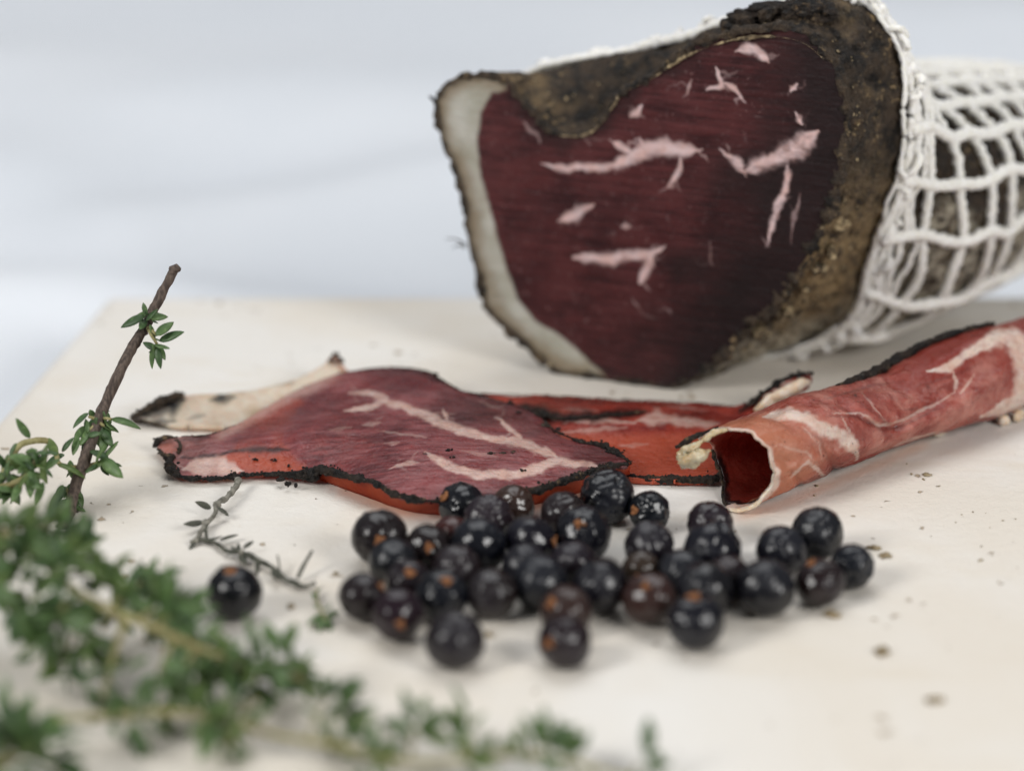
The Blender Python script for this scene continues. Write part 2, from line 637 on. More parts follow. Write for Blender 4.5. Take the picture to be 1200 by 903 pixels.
M_FAT = make_fat('cured_fat', (0.82, 0.72, 0.62), 0.3)
M_FATGEL = make_fat('yellow_fat', (0.56, 0.50, 0.36), 0.18)
M_NET = make_plain('cotton_cord', (0.80, 0.775, 0.71), (0.90, 0.89, 0.86), 1.2, 0.85, 0.2, sss=0.3)
M_BERRY = make_berry()
M_STALK = make_plain('berry_stalk', (0.22, 0.085, 0.03), (0.38, 0.18, 0.07), 1.6, 0.75, 0.3)
M_LEAF = [make_leaf('thyme_leaf', (0.070, 0.135, 0.042), (0.165, 0.255, 0.095)),
          make_leaf('thyme_leaf_dark', (0.046, 0.098, 0.036), (0.110, 0.185, 0.070)),
          make_leaf('thyme_leaf_pale', (0.085, 0.150, 0.042), (0.175, 0.235, 0.075))]
M_STEM = make_plain('thyme_wood', (0.045, 0.032, 0.026), (0.135, 0.100, 0.080), 1.0, 0.75, 0.25, stretch=(2600.0, 2600.0, 320.0))
M_GREENSTEM = make_plain('thyme_green_stem', (0.20, 0.17, 0.065), (0.33, 0.30, 0.14), 0.7, 0.6, 0.2)
M_DRY = make_plain('dried_herb', (0.10, 0.095, 0.075), (0.27, 0.255, 0.215), 0.8, 0.85, 0.25)
M_DRYLEAF = make_plain('dried_leaf', (0.035, 0.038, 0.028), (0.11, 0.11, 0.085), 0.9, 0.8, 0.25)
M_CRUMB = make_plain('brown_crumb', (0.16, 0.115, 0.06), (0.36, 0.29, 0.18), 1.2, 0.8, 0.3)

# ---------------------------------------------------------------- tablecloth and board
BOARD_T = 16.0
BACK_Y = 43.5


def build_cloth():
    n = 260
    x = np.linspace(-650, 650, n)
    y = np.linspace(-520, 1100, n)
    X, Y = np.meshgrid(x, y)
    P = np.c_[X.ravel(), Y.ravel()]
    z = np.full(len(P), -BOARD_T - 0.5)
    z += 3.0 * np.clip(fbm(P / 130.0, 5, 3), -0.2, 1) * sstep(60, 170, np.hypot(P[:, 0] * 0.7, P[:, 1]))
    # soft folds behind the board
    for (a, b, hgt, wid) in (((-120, 84), (-10, 66), 9, 13), ((-75, 112), (40, 165), 14, 24), ((-230, 250), (20, 200), 10, 45), ((60, 300), (240, 240), 12, 45), ((-260, 130), (-120, 150), 12, 34)):
        d, t = seg_dist(P, [a, b])
        z += hgt * np.exp(-(d / wid) ** 2) * (0.7 + 0.3 * fbm(P / 40.0, 8, 2))
    g = np.arange(n * n).reshape(n, n)
    F = np.stack([g[:-1, :-1], g[:-1, 1:], g[1:, 1:], g[1:, :-1]], -1).reshape(-1, 4)
    o = part('tablecloth', np.c_[P, z], F, M_CLOTH, None)
    tag(o, 'pale blue white tablecloth with soft folds lying under and behind the cream board', 'tablecloth')


build_cloth()

GLOW_TINT = [((405, 572), (470, 596), (540, 600), (620, 592), (700, 572)), ((868, 606), (930, 585), (1010, 552), (1080, 522))]  # orange light passing through the meat, painted onto the board beside it


def build_board():
    far_l, near_l = np.array([-73.5, BACK_Y]), np.array([-112.0, -175.0])
    nx, ny = 190, 150
    u, v = np.meshgrid(np.linspace(0, 1, nx), np.linspace(0, 1, ny))
    L = near_l[None, None] * (1 - v[..., None]) + far_l[None, None] * v[..., None]
    Rr = np.array([185.0, -175.0])[None, None] * (1 - v[..., None]) + np.array([170.0, BACK_Y + 0.5])[None, None] * v[..., None]
    P = (L * (1 - u[..., None]) + Rr * u[..., None]).reshape(-1, 2)
    px = proj(np.c_[P, np.zeros(len(P))])
    glow_tint = np.zeros(len(P))
    for ln, w, s in zip(GLOW_TINT, (11.0, 7.0), (0.75, 0.42)):
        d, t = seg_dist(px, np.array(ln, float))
        glow_tint = np.maximum(glow_tint, s * sstep(1.5, 0.0, d / w) * (0.75 + 0.25 * fbm(P / 3.0, 4, 2)))
    edge = np.minimum(np.minimum(u, 1 - u).ravel() * 260, np.minimum(v, 1 - v).ravel() * 218)
    z = -0.9 * np.clip(1 - edge / 1.2, 0, 1) ** 2
    V = np.c_[P, z]
    g = np.arange(nx * ny).reshape(ny, nx)
    F = [tuple(f) for f in np.stack([g[:-1, :-1], g[:-1, 1:], g[1:, 1:], g[1:, :-1]], -1).reshape(-1, 4)]
    rim = list(g[0, :-1]) + list(g[:-1, -1]) + list(g[-1, :0:-1]) + list(g[:0:-1, 0])
    low = V[rim].copy()
    low[:, 2] = -BOARD_T
    off = len(V)
    V = np.vstack([V, low])
    k = len(rim)
    for i in range(k):
        j = (i + 1) % k
        F.append((rim[j], rim[i], off + i, off + j))
    F.append(tuple(range(off + k - 1, off - 1, -1)))
    o = part('serving_board', V, F, M_BOARD, None, attrs=dict(glow_tint=np.r_[glow_tint, np.zeros(k)]))
    tag(o, 'cream serving board with small brown pits carrying all the food', 'board')


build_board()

# ---------------------------------------------------------------- the cured ham in its net
PHI = math.radians(20)
H_O = np.array([20.0, 0.5, 0.0])
H_N = np.array([math.sin(PHI), math.cos(PHI), 0.0])          # into the ham
H_E = np.array([math.cos(PHI), -math.sin(PHI), 0.0])
H_AX = np.array([0.72, 0.69, 0.0])
H_AX /= np.linalg.norm(H_AX)

FACE_PX = [(537, 92), (573, 88), (594, 96), (603, 112), (622, 128), (640, 150), (660, 158), (688, 156), (705, 142), (718, 122), (728, 108), (760, 93), (800, 61),
           (850, 41), (900, 33), (940, 39), (966, 60), (984, 94), (990, 130), (988, 168), (980, 210), (965, 255), (950, 290), (928, 328), (903, 361), (872, 385),
           (850, 414), (828, 432), (800, 447), (774, 454), (735, 455), (690, 451), (660, 442), (624, 412), (600, 391), (573, 364), (566, 345), (560, 316), (552, 292),
           (545, 245), (531, 192), (520, 172), (513, 141), (510, 120), (520, 102)]
BODY_PX = [(545, 112), (590, 98), (640, 90), (690, 79), (740, 66), (790, 48), (840, 31), (890, 18), (930, 20), (960, 38), (984, 80), (994, 130), (992, 175),
           (984, 220), (968, 262), (950, 300), (928, 336), (905, 368), (875, 398), (850, 420), (828, 436), (800, 448), (774, 454), (735, 455), (690, 450), (660, 436),
           (630, 408), (606, 380), (586, 350), (572, 310), (560, 270), (548, 220), (538, 170), (534, 140)]


def to_face(pxs):
    out = []
    for x, y in pxs:
        p = onplane(x, y, H_O, H_N)
        out.append(((p - H_O) @ H_E, max(p[2], 0.05)))
    return np.array(out)


NR = 260
FACE2 = catmull(to_face(FACE_PX), NR, True)
FACE2 = FACE2 + 0.42 * np.c_[fbm(FACE2 / 1.7, 21, 3), fbm(FACE2 / 1.7, 22, 3)]
FACE2[:, 1] = np.maximum(FACE2[:, 1], 0.05)
BODY2 = catmull(to_face(BODY_PX), NR, True)


ROUND_C, ROUND_R = np.array([6.0, 28.5]), np.array([36.0, 28.5])


def match(a, b):                              # give both outlines the same angular start
    c = np.array([18.0, 30.0])
    ang = np.unwrap(np.arctan2(*(b - c).T[::-1]))
    return b


BODY2 = match(FACE2, BODY2)
_a = np.arctan2((BODY2 - ROUND_C)[:, 1] / ROUND_R[1], (BODY2 - ROUND_C)[:, 0] / ROUND_R[0])
_sup = np.abs(np.cos(_a)) ** 2.4 + np.abs(np.sin(_a)) ** 2.4
ROUND2 = ROUND_C + ROUND_R * np.c_[np.cos(_a), np.sin(_a)] / (_sup ** (1 / 2.4))[:, None]


def body_point(k, t, lift=0.0):
    """Point on the ham's skin: k runs round the outline (0..NR), t goes back from the cut face in mm."""
    k = np.asarray(k, float) % NR
    i = np.floor(k).astype(int)
    f = (k - i)[..., None]
    A = FACE2[i % NR] * (1 - f) + FACE2[(i + 1) % NR] * f
    B = BODY2[i % NR] * (1 - f) + BODY2[(i + 1) % NR] * f
    t = np.asarray(t, float)
    w = sstep(0.0, 13.0, t)[..., None]
    C2 = ROUND2[i % NR] * (1 - f) + ROUND2[(i + 1) % NR] * f
    Q = A * (1 - w) + B * w
    w = sstep(12.0, 34.0, t)[..., None]
    Q = Q * (1 - w) + C2 * w
    s = 1.0 - 0.10 * sstep(12, 45, t) - 0.13 * sstep(15, 30, t) - 0.20 * np.clip((t - 26) / 60, 0, None)
    s = np.where(t > 58, s * np.sqrt(np.clip(1 - ((t - 58) / 34.0) ** 2, 0.0, 1)), s)
    s = np.maximum(s, 0.02)[..., None]
    anchor = np.array([17.0, 0.0])
    lift_end = sstep(58, 92, t)[..., None] * np.array([0.0, 9.0]) + sstep(12, 48, t)[..., None] * np.array([2.5, 6.0])
    Q = anchor + (Q - anchor) * s + lift_end
    return H_O + H_E * Q[..., :1] + np.array([0, 0, 1.0]) * Q[..., 1:] + H_AX * t[..., None]


def build_ham():
    base = H_O + H_AX * 30
    ham = thing('cured_ham', base, 'large dark cured ham with a cut face, its brown rind wrapped in white net', 'ham')
    # rind: the whole skin behind the face
    ts = np.r_[np.arange(0, 18, 0.4), np.arange(18, 60, 1.0), np.arange(60, 92.1, 1.6)]
    NK = 560
    ks = np.arange(NK) * NR / NK
    K, T = np.meshgrid(ks, ts)
    V = body_point(K.ravel(), T.ravel())
    c = body_point(np.arange(NR), np.full(NR, 20.0)).mean(0)
    cen = np.repeat([body_point(np.arange(NR), np.full(NR, t)).mean(0) for t in ts], NK, 0)
    out = V - cen
    out -= H_AX * (out @ H_AX)[:, None]
    ln = np.linalg.norm(out, axis=1)[:, None]
    out = out / (ln + 1e-6)
    amp = sstep(-0.5, 2.0, T.ravel()) * np.clip(ln[:, 0] / 12, 0, 1)
    V = V + out * (amp * (1.3 * fbm(V / 6.0, 2, 3) + 1.15 * fbm(V / 2.2, 12, 4) + 0.45 * np.abs(fbm(V / 0.9, 13, 2))))[:, None]
    V[:, 2] = np.maximum(V[:, 2], 0.05 + 0.0 * V[:, 2])
    n = len(ts)
    g = np.arange(n * NK).reshape(n, NK)
    g2 = np.roll(g, -1, 1)
    F = [tuple(f) for f in np.stack([g[:-1], g[1:], g2[1:], g2[:-1]], -1).reshape(-1, 4)]
    F.append(tuple(g[-1]))
    vx = proj(V)
    Tf = T.ravel()
    tan = sstep(860, 960, vx[:, 0]) * sstep(150, 330, vx[:, 1]) * sstep(22, 12, Tf) * 0.9
    tan = np.maximum(tan, 0.45 * sstep(0.1, 0.6, fbm(V / 7.0, 15, 3)) * sstep(24, 10, Tf))
    pale = sstep(14, 5, V[:, 2]) * sstep(790, 880, vx[:, 0]) * 0.75 * sstep(32, 22, Tf)
    pale = np.maximum(pale, 0.75 * sstep(15, 22, Tf) * sstep(0.0, 0.5, fbm(V / 9.0, 16, 3) + 0.5 * sstep(34, 14, V[:, 2])))
    part('rind', V, F, M_RIND, ham, base, dict(tan=tan, pale=pale))
    # cut face: one dense sheet with the marbling as tissue attributes
    P2, Q = grid_fill(FACE2, 0.2)
    P3 = H_O + np.outer(P2[:, 0], H_E) + np.outer(P2[:, 1], [0, 0, 1.0])
    px = proj(P3)
    depth = 0.25 * fbm(P2 / 5.0, 31, 3) + 0.05 * fbm(P2 * np.array([0.05, 2.2]), 33, 2)
    dist, _ = seg_dist(P2, FACE2, True)
    P3 = P3 - np.outer(0.35 * sstep(0.0, 1.5, dist) * 0 + depth * sstep(0, 1.0, dist), H_N)
    marb = [[(636, 192, 2), (666, 197, 4), (690, 196, 5), (720, 195, 5), (738, 186, 7), (756, 175, 10), (780, 172, 9), (804, 174, 7), (825, 175, 2.5)],
            [(742, 182, 5), (728, 170, 4), (714, 163, 2)], [(753, 172, 5), (750, 160, 2)], [(798, 180, 3), (795, 201, 3), (784, 219, 2.5)],
            [(738, 137, 3), (745, 131, 5), (753, 124, 3)], [0.6, (810, 93, 2), (806, 110, 2)], [(840, 78, 2.5), (843, 102, 3.5), (828, 108, 2)],
            [(846, 98, 3), (862, 104, 3), (873, 120, 1.5)], [(864, 60, 4), (876, 56, 6), (886, 58, 4), (895, 66, 5), (903, 73, 2)],
            [(925, 108, 4), (935, 97, 4)], [(934, 130, 3), (942, 145, 4)],
            [(846, 174, 2), (864, 186, 5), (874, 206, 4)], [(874, 200, 8), (888, 193, 9), (905, 188, 9), (925, 180, 11), (942, 168, 11), (957, 154, 6)],
            [(924, 196, 6), (924, 208, 5), (918, 228, 4), (906, 258, 4), (900, 290, 2)], [0.6, (940, 228, 2.5), (932, 250, 2.5), (924, 286, 1.5)],
            [(655, 258, 3), (668, 254, 7), (680, 248, 7), (697, 241, 2.5)], [0.6, (726, 266, 4), (738, 266, 5)],
            [(672, 303, 3), (696, 300, 5), (717, 303, 7), (738, 299, 5), (762, 297, 5), (780, 288, 2)], [(762, 298, 5), (759, 314, 6), (750, 332, 6)],
            [0.35, (831, 285, 3), (834, 312, 2)], [0.3, (740, 348, 2), (752, 366, 2)], [0.3, (780, 360, 2), (788, 370, 2)], 
            [0.4, (612, 142, 3), (634, 165, 3)],
            [0.4, (660, 118, 2), (690, 172, 1)]]
    fat = veins(px, marb, 0.62, 5.0, 3, 0.88)
    fat = np.maximum(fat, 0.7 * veins(px, twigs(marb, 2, 24, 4), 0.8, 6.0, 4, 0.7))
    fat = np.maximum(fat, 0.30 * sstep(0.45, 0.8, fbm(px / np.array([22.0, 5.0]), 47, 3)) * sstep(0.0, 0.5, fbm(px / 90.0, 48, 2)))
    rim = np.array([(594, 106), (576, 110), (563, 132), (559, 168), (564, 204), (573, 240), (585, 286), (594, 319), (606, 349), (630, 376), (663, 397), (690, 424), (706, 436), (716, 452)], float)
    poly = np.vstack([rim, [(690, 470), (600, 420), (530, 330), (480, 120), (540, 60), (600, 80)]])
    pw = px + 2.5 * np.c_[fbm(px / 16.0, 41, 3), fbm(px / 16.0, 45, 3)]
    dr, _ = seg_dist(pw, rim)
    inr = inside(pw, poly)
    sd = np.where(inr, dr, -dr)
    rimmask = sstep(-2.5, 2.5, sd)
    do, _ = seg_dist(px, proj(H_O + np.outer(FACE2[:, 0], H_E) + np.outer(FACE2[:, 1], [0, 0, 1.0])), True)
    crust = rimmask * sstep(9, 1, do + 4 * fbm(px / 9.0, 51, 3)) * 0.7
    rimbrown = sstep(26, 4, do + 7 * fbm(px / 16.0, 52, 3)) * 0.8
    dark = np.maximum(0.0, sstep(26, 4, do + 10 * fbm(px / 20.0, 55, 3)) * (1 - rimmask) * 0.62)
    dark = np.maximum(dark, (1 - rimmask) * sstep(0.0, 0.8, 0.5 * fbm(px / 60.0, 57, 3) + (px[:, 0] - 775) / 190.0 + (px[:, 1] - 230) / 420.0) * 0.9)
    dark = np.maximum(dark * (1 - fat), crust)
    part('cut_face', P3, Q[:, ::-1].copy(), M_FACE, ham, base, dict(fat=fat, orange=np.zeros(len(px)), dark=dark, rimfat=rimmask, rimbrown=rimbrown))
    # crumbly crust along the rim of the face
    edge3 = H_O + np.outer(FACE2[:, 0], H_E) + np.outer(FACE2[:, 1], [0, 0, 1.0])
    epx = proj(edge3)
    for (k0, k1, r0, mat, nm, sd_) in ((0, NR, 0.55, M_CRUST, 'rind_edge', 1),):
        pts = catmull(edge3, 700, True)
        pp = proj(pts)
        rr = 0.45 + 0.40 * (fbm(pts / 2.2, 61, 4) + 0.2)
        right = sstep(760, 900, pp[:, 0]) * sstep(120, 260, pp[:, 1])
        top = sstep(640, 760, pp[:, 0]) * sstep(150, 100, pp[:, 1])
        rr = np.clip(rr + 0.55 * right + 0.1 * top, 0.15, 1.8)
        pts = pts + H_N * (0.25 + 0.6 * right[:, None])
        pts[:, 2] = np.maximum(pts[:, 2], rr * 0.9)
        V, F = tube(np.vstack([pts, pts[:1]]), np.r_[rr, rr[:1]], 14, 0.9, 0.9, 5, caps=False)
        V[:, 2] = np.maximum(V[:, 2], 0.03)
        part('rind_edge', V, F, M_RIND_TAN if False else M_RIND, ham, base)
    pth = catmull([onplane(x, y, H_O - H_N * 0.3, H_N) for x, y in ((652, 158), (672, 160), (690, 157), (706, 142), (720, 122), (729, 109), (760, 95), (800, 68), (850, 49), (900, 43), (940, 50), (966, 70))], 260)
    V, F = tube(pth, np.clip(0.16 + 0.55 * fbm(pth / 3.0, 64, 4), 0.02, 0.6), 10, 0.5, 1.0, 7)
    part('rind_edge', V, F, M_RIND_TAN, ham, base)
    # golden crumbs of fat and spice stuck to the skin beside the face
    spots = []
    for j in range(1100):
        k = RNG.uniform(0, NR)
        t = abs(RNG.normal(0, 5.0)) + 0.2
        p = body_point(np.array([k]), np.array([t]))[0]
        q = proj(p)
        if q[0] < 600 or t > 16:
            continue
        low = sstep(150, 330, q[1])
        if RNG.random() > 0.35 + 0.65 * low:
            continue
        spots.append((*p, RNG.uniform(0.12, 0.30 + 0.32 * low)))
    V, F = lumps(spots, 1, 0.6, 3, 1.0)
    V[:, 2] = np.maximum(V[:, 2], 0.03)
    o = part('rind_crumbs', V, F, M_RIND_TAN, ham, base)
    o['kind'] = 'stuff'
    # bigger ragged lumps on the upper ridge
    spots = []
    for (x, y, t, r) in ((855, 30, 3, 1.6), (880, 22, 4, 2.0), (905, 20, 5, 1.8), (930, 30, 6, 1.5), (838, 40, 2.5, 1.3), (870, 36, 2, 1.2), (820, 52, 2.5, 1.0), (955, 50, 5, 1.3),
                         (960, 300, 3, 1.6), (945, 320, 3, 1.5), (930, 345, 3, 1.4), (905, 372, 3, 1.2), (965, 270, 4, 1.7), (880, 395, 2.5, 1.1), (985, 60, 5, 1.0), (770, 92, 2, 0.9), (730, 104, 1.5, 0.8)):
        p = onplane(x, y, H_O, H_N)
        V, F = lumps([(*(p + H_AX * t), r * 0.8)], 4, 0.75, 8 + int(x), 0.85)
        part('rind_lump', V, F, M_RIND if y < 120 else M_RIND_TAN, ham, base)
    for (x, y, t, r) in ((852, 26, 5, 2.3), (872, 20, 6, 2.6), (896, 16, 7, 2.3), (918, 18, 7, 2.0), (838, 34, 4, 1.6), (934, 24, 7, 1.6)):
        p = onplane(x, y, H_O, H_N)
        V, F = lumps([(*(p + H_AX * t), r)], 4, 0.8, 3 + int(x), 0.8)
        part('rind_lump', V, F, M_CRUST, ham, base)
    # bristle and torn flap on the outer edge
    for a, b, r in (((546, 287), (522, 280), 0.18), ((545, 290), (530, 291), 0.2), ((514, 128), (503, 113), 0.55)):
        p0, p1 = onplane(*a, H_O, H_N), onplane(*b, H_O, H_N)
        V, F = tube(catmull([p0, (p0 + p1) / 2 + [0, 0.3, 0.4], p1], 8), np.linspace(r, r * 0.35, 8), 6, 0.3, 1.0, 9)
        part('bristle', V, F, M_CRUST, ham, base)
    build_net(ham, base)
    return ham


def skin(k, t, lift):
    """Skin point lifted outward along the section's normal."""
    p = body_point(k, t)
    a = body_point(np.asarray(k) + 1.5, t) - body_point(np.asarray(k) - 1.5, t)
    n = np.cross(H_AX, a)
    n /= np.linalg.norm(n, axis=-1)[..., None] + 1e-9
    c = body_point(np.arange(NR), np.full(NR, float(np.mean(t)))).mean(0)
    s = np.sign(((p - c) * n).sum(-1))[..., None]
    return p + n * s * np.asarray(lift)[..., None]


def build_net(ham, base):
    net = bpy.data.objects.new('netting', None)
    COL.objects.link(net)
    net.parent = ham
    kk = np.linspace(0, NR, 261)
    # the net sits further back along the underside
    zk = np.interp(np.arange(NR), np.arange(NR), BODY2[:, 1])
    slip = 7.5 * sstep(27, 5, zk) * sstep(-12, 6, BODY2[:, 0])
    slip = np.convolve(np.r_[slip[-15:], slip, slip[:15]], np.ones(31) / 31, 'valid')

    def off(k, t):
        return np.interp(np.asarray(k) % NR, np.arange(NR + 1), np.r_[slip, slip[0]]) * np.clip(1 - (np.asarray(t) - 16) / 60.0, 0, 1)


    def cord(P, r, seed, sides=10):
        P = np.asarray(P)
        P[:, 2] = np.maximum(P[:, 2], r)
        rr = r * (1 + 0.16 * fbm(P / 1.6, seed, 2))
        V, F = tube(P, rr, sides, 0.18, 2.2, seed)
        # two plies twisted round each other
        i = np.repeat(np.arange(len(P)), sides)
        a = np.tile(np.arange(sides) * 2 * math.pi / sides, len(P))
        run = np.r_[0, np.cumsum(np.linalg.norm(np.diff(P, axis=0), axis=1))][i]
        V = V + (V - P[i]) * (0.22 * np.cos(2 * (a - run * 1.5)))[:, None]
        V[:, 2] = np.maximum(V[:, 2], 0.02)
        part('net_cord', V, F, M_NET, net, base)

    # hoops round the ham
    for j, t0 in enumerate((20.5, 27.0, 33.5, 40.0, 46.5, 53.0, 59.5, 66.0, 72.5, 79.0, 85.0)):
        tt = t0 + 1.1 * fbm(np.c_[kk / 18.0, kk * 0 + j * 7.7], 71, 3) + 0.9 * np.sin(kk / NR * 2 * math.pi * 14 + j * math.pi) * 0.35
        tt = tt + off(kk, t0)
        cord(skin(kk, tt, np.full(len(kk), 0.9)), 0.80, 80 + j)
    # bunched selvedge at the front of the net
    for j, (t0, amp, r) in enumerate(((14.6, 1.6, 0.75), (15.6, 2.2, 0.6), (17.2, 2.6, 0.62), (13.8, 2.4, 0.4), (16.2, 3.0, 0.5), (18.4, 2.4, 0.5))):
        tt = t0 + amp * fbm(np.c_[kk / 11.0, kk * 0 + j * 3.3], 75, 3)
        tt = tt + off(kk, t0)
        cord(skin(kk, tt, 1.0 + 0.5 * fbm(np.c_[kk / 9.0, kk * 0 + j], 77, 2)), r, 95 + j)
    # lengthwise cords
    for j in range(21):
        k0 = j * NR / 21.0 + 3
        t = np.linspace(14.5, 88, 90)
        k = k0 + 0.45 * np.sin(t / 5.9 * math.pi + j * math.pi) + 2.2 * fbm(np.c_[t / 9.0, t * 0 + j * 2.1], 83, 2)
        t = t + off(k, t)
        cord(skin(k, t, np.full(len(t), 1.4)), 0.98, 110 + j)
    # knots where the selvedge is gathered
    for j in range(22):
        k0 = RNG.uniform(0, NR)
        p = skin(np.array([k0]), np.array([15.5 + RNG.uniform(-1, 1) + float(off(k0, 15.5))]), np.array([1.3]))[0]
        a = RNG.uniform(0, 6.28, 3)
        s = np.linspace(0, 2 * math.pi * 1.6, 30)
        loop = p + RNG.uniform(1.0, 2.0) * np.c_[np.sin(s + a[0]) * 0.8, np.cos(s * 1.3 + a[1]) * 0.8, np.sin(s * 0.9 + a[2])]
        cord(loop, 0.55, 140 + j)


build_ham()

# rim fat of the cut face is another tissue: extend the face material with it
_m = M_FACE
_t = _m.node_tree
_pr = next(n for n in _t.nodes if n.type == 'BSDF_PRINCIPLED')
_old = _pr.inputs['Base Color'].links[0].from_socket
# rim fat goes under the dark crust: find the mix with the 'dark' attribute and feed rim fat into its first colour
_dark = next(n for n in _t.nodes if n.type == 'ATTRIBUTE' and n.attribute_name == 'dark')
_mixd = _dark.outputs['Fac'].links[0].to_node
_src = _mixd.inputs[6].links[0].from_socket
_a = _t.nodes.new('ShaderNodeAttribute')
_a.attribute_name = 'rimfat'
_nz = _t.nodes.new('ShaderNodeTexNoise')
_nz.inputs['Scale'].default_value = 160.0
_nz.inputs['Detail'].default_value = 3.0
_tc = next(n for n in _t.nodes if n.type == 'TEX_COORD')
_t.links.new(_tc.outputs['Object'], _nz.inputs['Vector'])
_c = _t.nodes.new('ShaderNodeMix')
_c.data_type = 'RGBA'
_c.inputs[6].default_value = (0.35, 0.335, 0.275, 1)
_c.inputs[7].default_value = (0.48, 0.47, 0.42, 1)
_rm = _t.nodes.new('ShaderNodeMapRange')
_rm.inputs[1].default_value, _rm.inputs[2].default_value = 0.38, 0.62
_t.links.new(_nz.outputs[0], _rm.inputs[0])
_t.links.new(_rm.outputs[0], _c.inputs[0])
_x = _t.nodes.new('ShaderNodeMix')
_x.data_type = 'RGBA'
_t.links.new(_a.outputs['Fac'], _x.inputs[0])
_t.links.new(_src, _x.inputs[6])
_b = _t.nodes.new('ShaderNodeAttribute')
_b.attribute_name = 'rimbrown'
_y = _t.nodes.new('ShaderNodeMix')
_y.data_type = 'RGBA'
_t.links.new(_b.outputs['Fac'], _y.inputs[0])
_t.links.new(_c.outputs[2], _y.inputs[6])
_y.inputs[7].default_value = (0.20, 0.145, 0.085, 1)
_t.links.new(_y.outputs[2], _x.inputs[7])
_t.links.new(_x.outputs[2], _mixd.inputs[6])


# ---------------------------------------------------------------- flat slices
def px_to_xyz(pts):
    return np.array([atz(x, y, z) for x, y, z in pts])


def make_slice(name, label, outline, ctrl, mat, marks, step=0.28, thick=0.9, ripple=0.18, seed=0, jag=0.12):
    O3 = px_to_xyz(outline)
    Cc = px_to_xyz(ctrl) if ctrl else np.zeros((0, 3))
    A = np.vstack([O3, Cc])
    f = TPS(A[:, :2], A[:, 2], 0.02)
    ring = catmull(O3[:, :2], max(160, len(O3) * 10), True)
    ring = ring + jag * np.c_[fbm(ring / 1.2, seed + 1, 3), fbm(ring / 1.2, seed + 5, 3)]
    P2, Q = grid_fill(ring, step)
    z = np.maximum(f(P2), 0.1 + thick)
    z = z + ripple * fbm(P2 / 4.0, seed + 2, 3) + 0.05 * fbm(P2 / 1.0, seed + 3, 3)
    z = np.maximum(z, thick + 0.03)
    P3 = np.c_[P2, z]
    px = proj(P3)
    fat, orange, dark = marks(px, P2)
    base = np.array([*P2.mean(0), 0.0])
    t = thing(name, base, label, 'ham slice', 'ham slices on the board')
    o = part('meat', P3, Q, mat, t, base, dict(fat=fat, orange=orange, dark=dark))
    s = o.modifiers.new('thickness', 'SOLIDIFY')
    s.thickness = thick * U
    s.offset = -1
    return t, base, f


def crust(name, pts, t, base, r, mat=None, seed=0, rough=0.55, sides=11, flat=0.8, clods=0):
    """Rough rope of rind along (px, py, z[, r factor]) points."""
    a = np.array([(*atz(p[0], p[1], p[2]), p[3] if len(p) > 3 else 1.0) for p in pts])
    L = np.linalg.norm(np.diff(a[:, :3], axis=0), axis=1).sum()
    n = max(14, int(L / 0.2))
    c = catmull(a, n)
    c[:, :3] += 0.22 * r * np.c_[fbm(c[:, :3] / 1.1, seed + 50, 3), fbm(c[:, :3] / 1.1, seed + 51, 3), 0.6 * fbm(c[:, :3] / 1.1, seed + 52, 3)]
    rr = 0.78 * r * np.clip(c[:, 3], 0.1, 9) * np.clip(0.85 + 0.85 * fbm(c[:, :3] / 1.5, seed, 4), 0.25, 2)
    rr[0] *= 0.35
    rr[-1] *= 0.35
    V, F = tube(c[:, :3], rr, 16, rough, 0.9, seed + 4, flat)
    V = V + 0.16 * r * np.c_[fbm(V / 0.45, seed + 60, 3), fbm(V / 0.45, seed + 61, 3), fbm(V / 0.45, seed + 62, 3)]
    V[:, 2] = np.maximum(V[:, 2], 0.02)
    part(name, V, F, mat or M_CRUST, t, base)
    sp = []
    for j in range(clods + int(L * 4.5)):
        i = RNG.integers(0, n)
        q = c[i, :3] + RNG.normal(0, 0.5, 3) * rr[i] * np.array([1.3, 1.6, 0.6]) + np.array([0, 0, 0.45 * rr[i]])
        sp.append((q[0], q[1], max(q[2], 0.15), RNG.uniform(0.10, 0.34) * min(1.0, r + 0.15)))
    V, F = lumps(sp, 1, 0.6, seed, 0.9)
    V[:, 2] = np.maximum(V[:, 2], 0.02)
    o = part('pepper_crumbs', V, F, mat or M_CRUST, t, base)
    o['kind'] = 'stuff'


# slice lying underneath at the back, mostly fat, its dark tips poking out
def marks_pale(px, P):
    fat = sstep(0.1, 0.5, 0.4 + fbm(px / 30.0, 3, 3))
    orange = sstep(330, 400, px[:, 0]) * 0.6
    dark = np.maximum(veins(px, [[(156, 490, 6), (176, 480, 10), (198, 474, 12), (216, 468, 6)], [0.8, (158, 494, 5), (206, 494, 5)], [(246, 469, 3), (262, 466, 5), (276, 465, 3)],
                                 [0.4, (218, 490, 3), (240, 486, 4)], [0.6, (388, 428, 3), (396, 420, 5)], [0.4, (320, 450, 2), (345, 449, 2)]], 0.9, 3.0, 5), 0)
    return fat, orange, dark


t0, b0, f0 = make_slice('ham_slice', 'pale fatty ham slice with brown tips peeking out behind the largest slice',
                        [(152, 490, 1.4), (172, 476, 3.0), (200, 464, 3.4), (232, 462, 2.4), (268, 460, 2.4), (310, 454, 2.6), (350, 443, 3.2), (378, 428, 4.0), (392, 415, 5.2), (401, 424, 4.6),
                         (406, 436, 2.8), (440, 452, 1.4), (440, 490, 1.2), (380, 505, 1.2), (300, 500, 1.2), (240, 498, 1.3), (200, 497, 1.2)],
                        [(230, 480, 1.4), (300, 478, 1.4), (360, 470, 1.5)], M_PALE, marks_pale, 0.34, 0.9, 0.25, 20)
crust('rind_edge', [(153, 491, 1.2, 0.7), (168, 480, 3.0, 1.0), (186, 471, 3.6, 1.1), (202, 464, 3.8, 0.9), (216, 462, 3.0, 0.7)], t0, b0, 0.75, M_RIND, seed=31, rough=0.35)
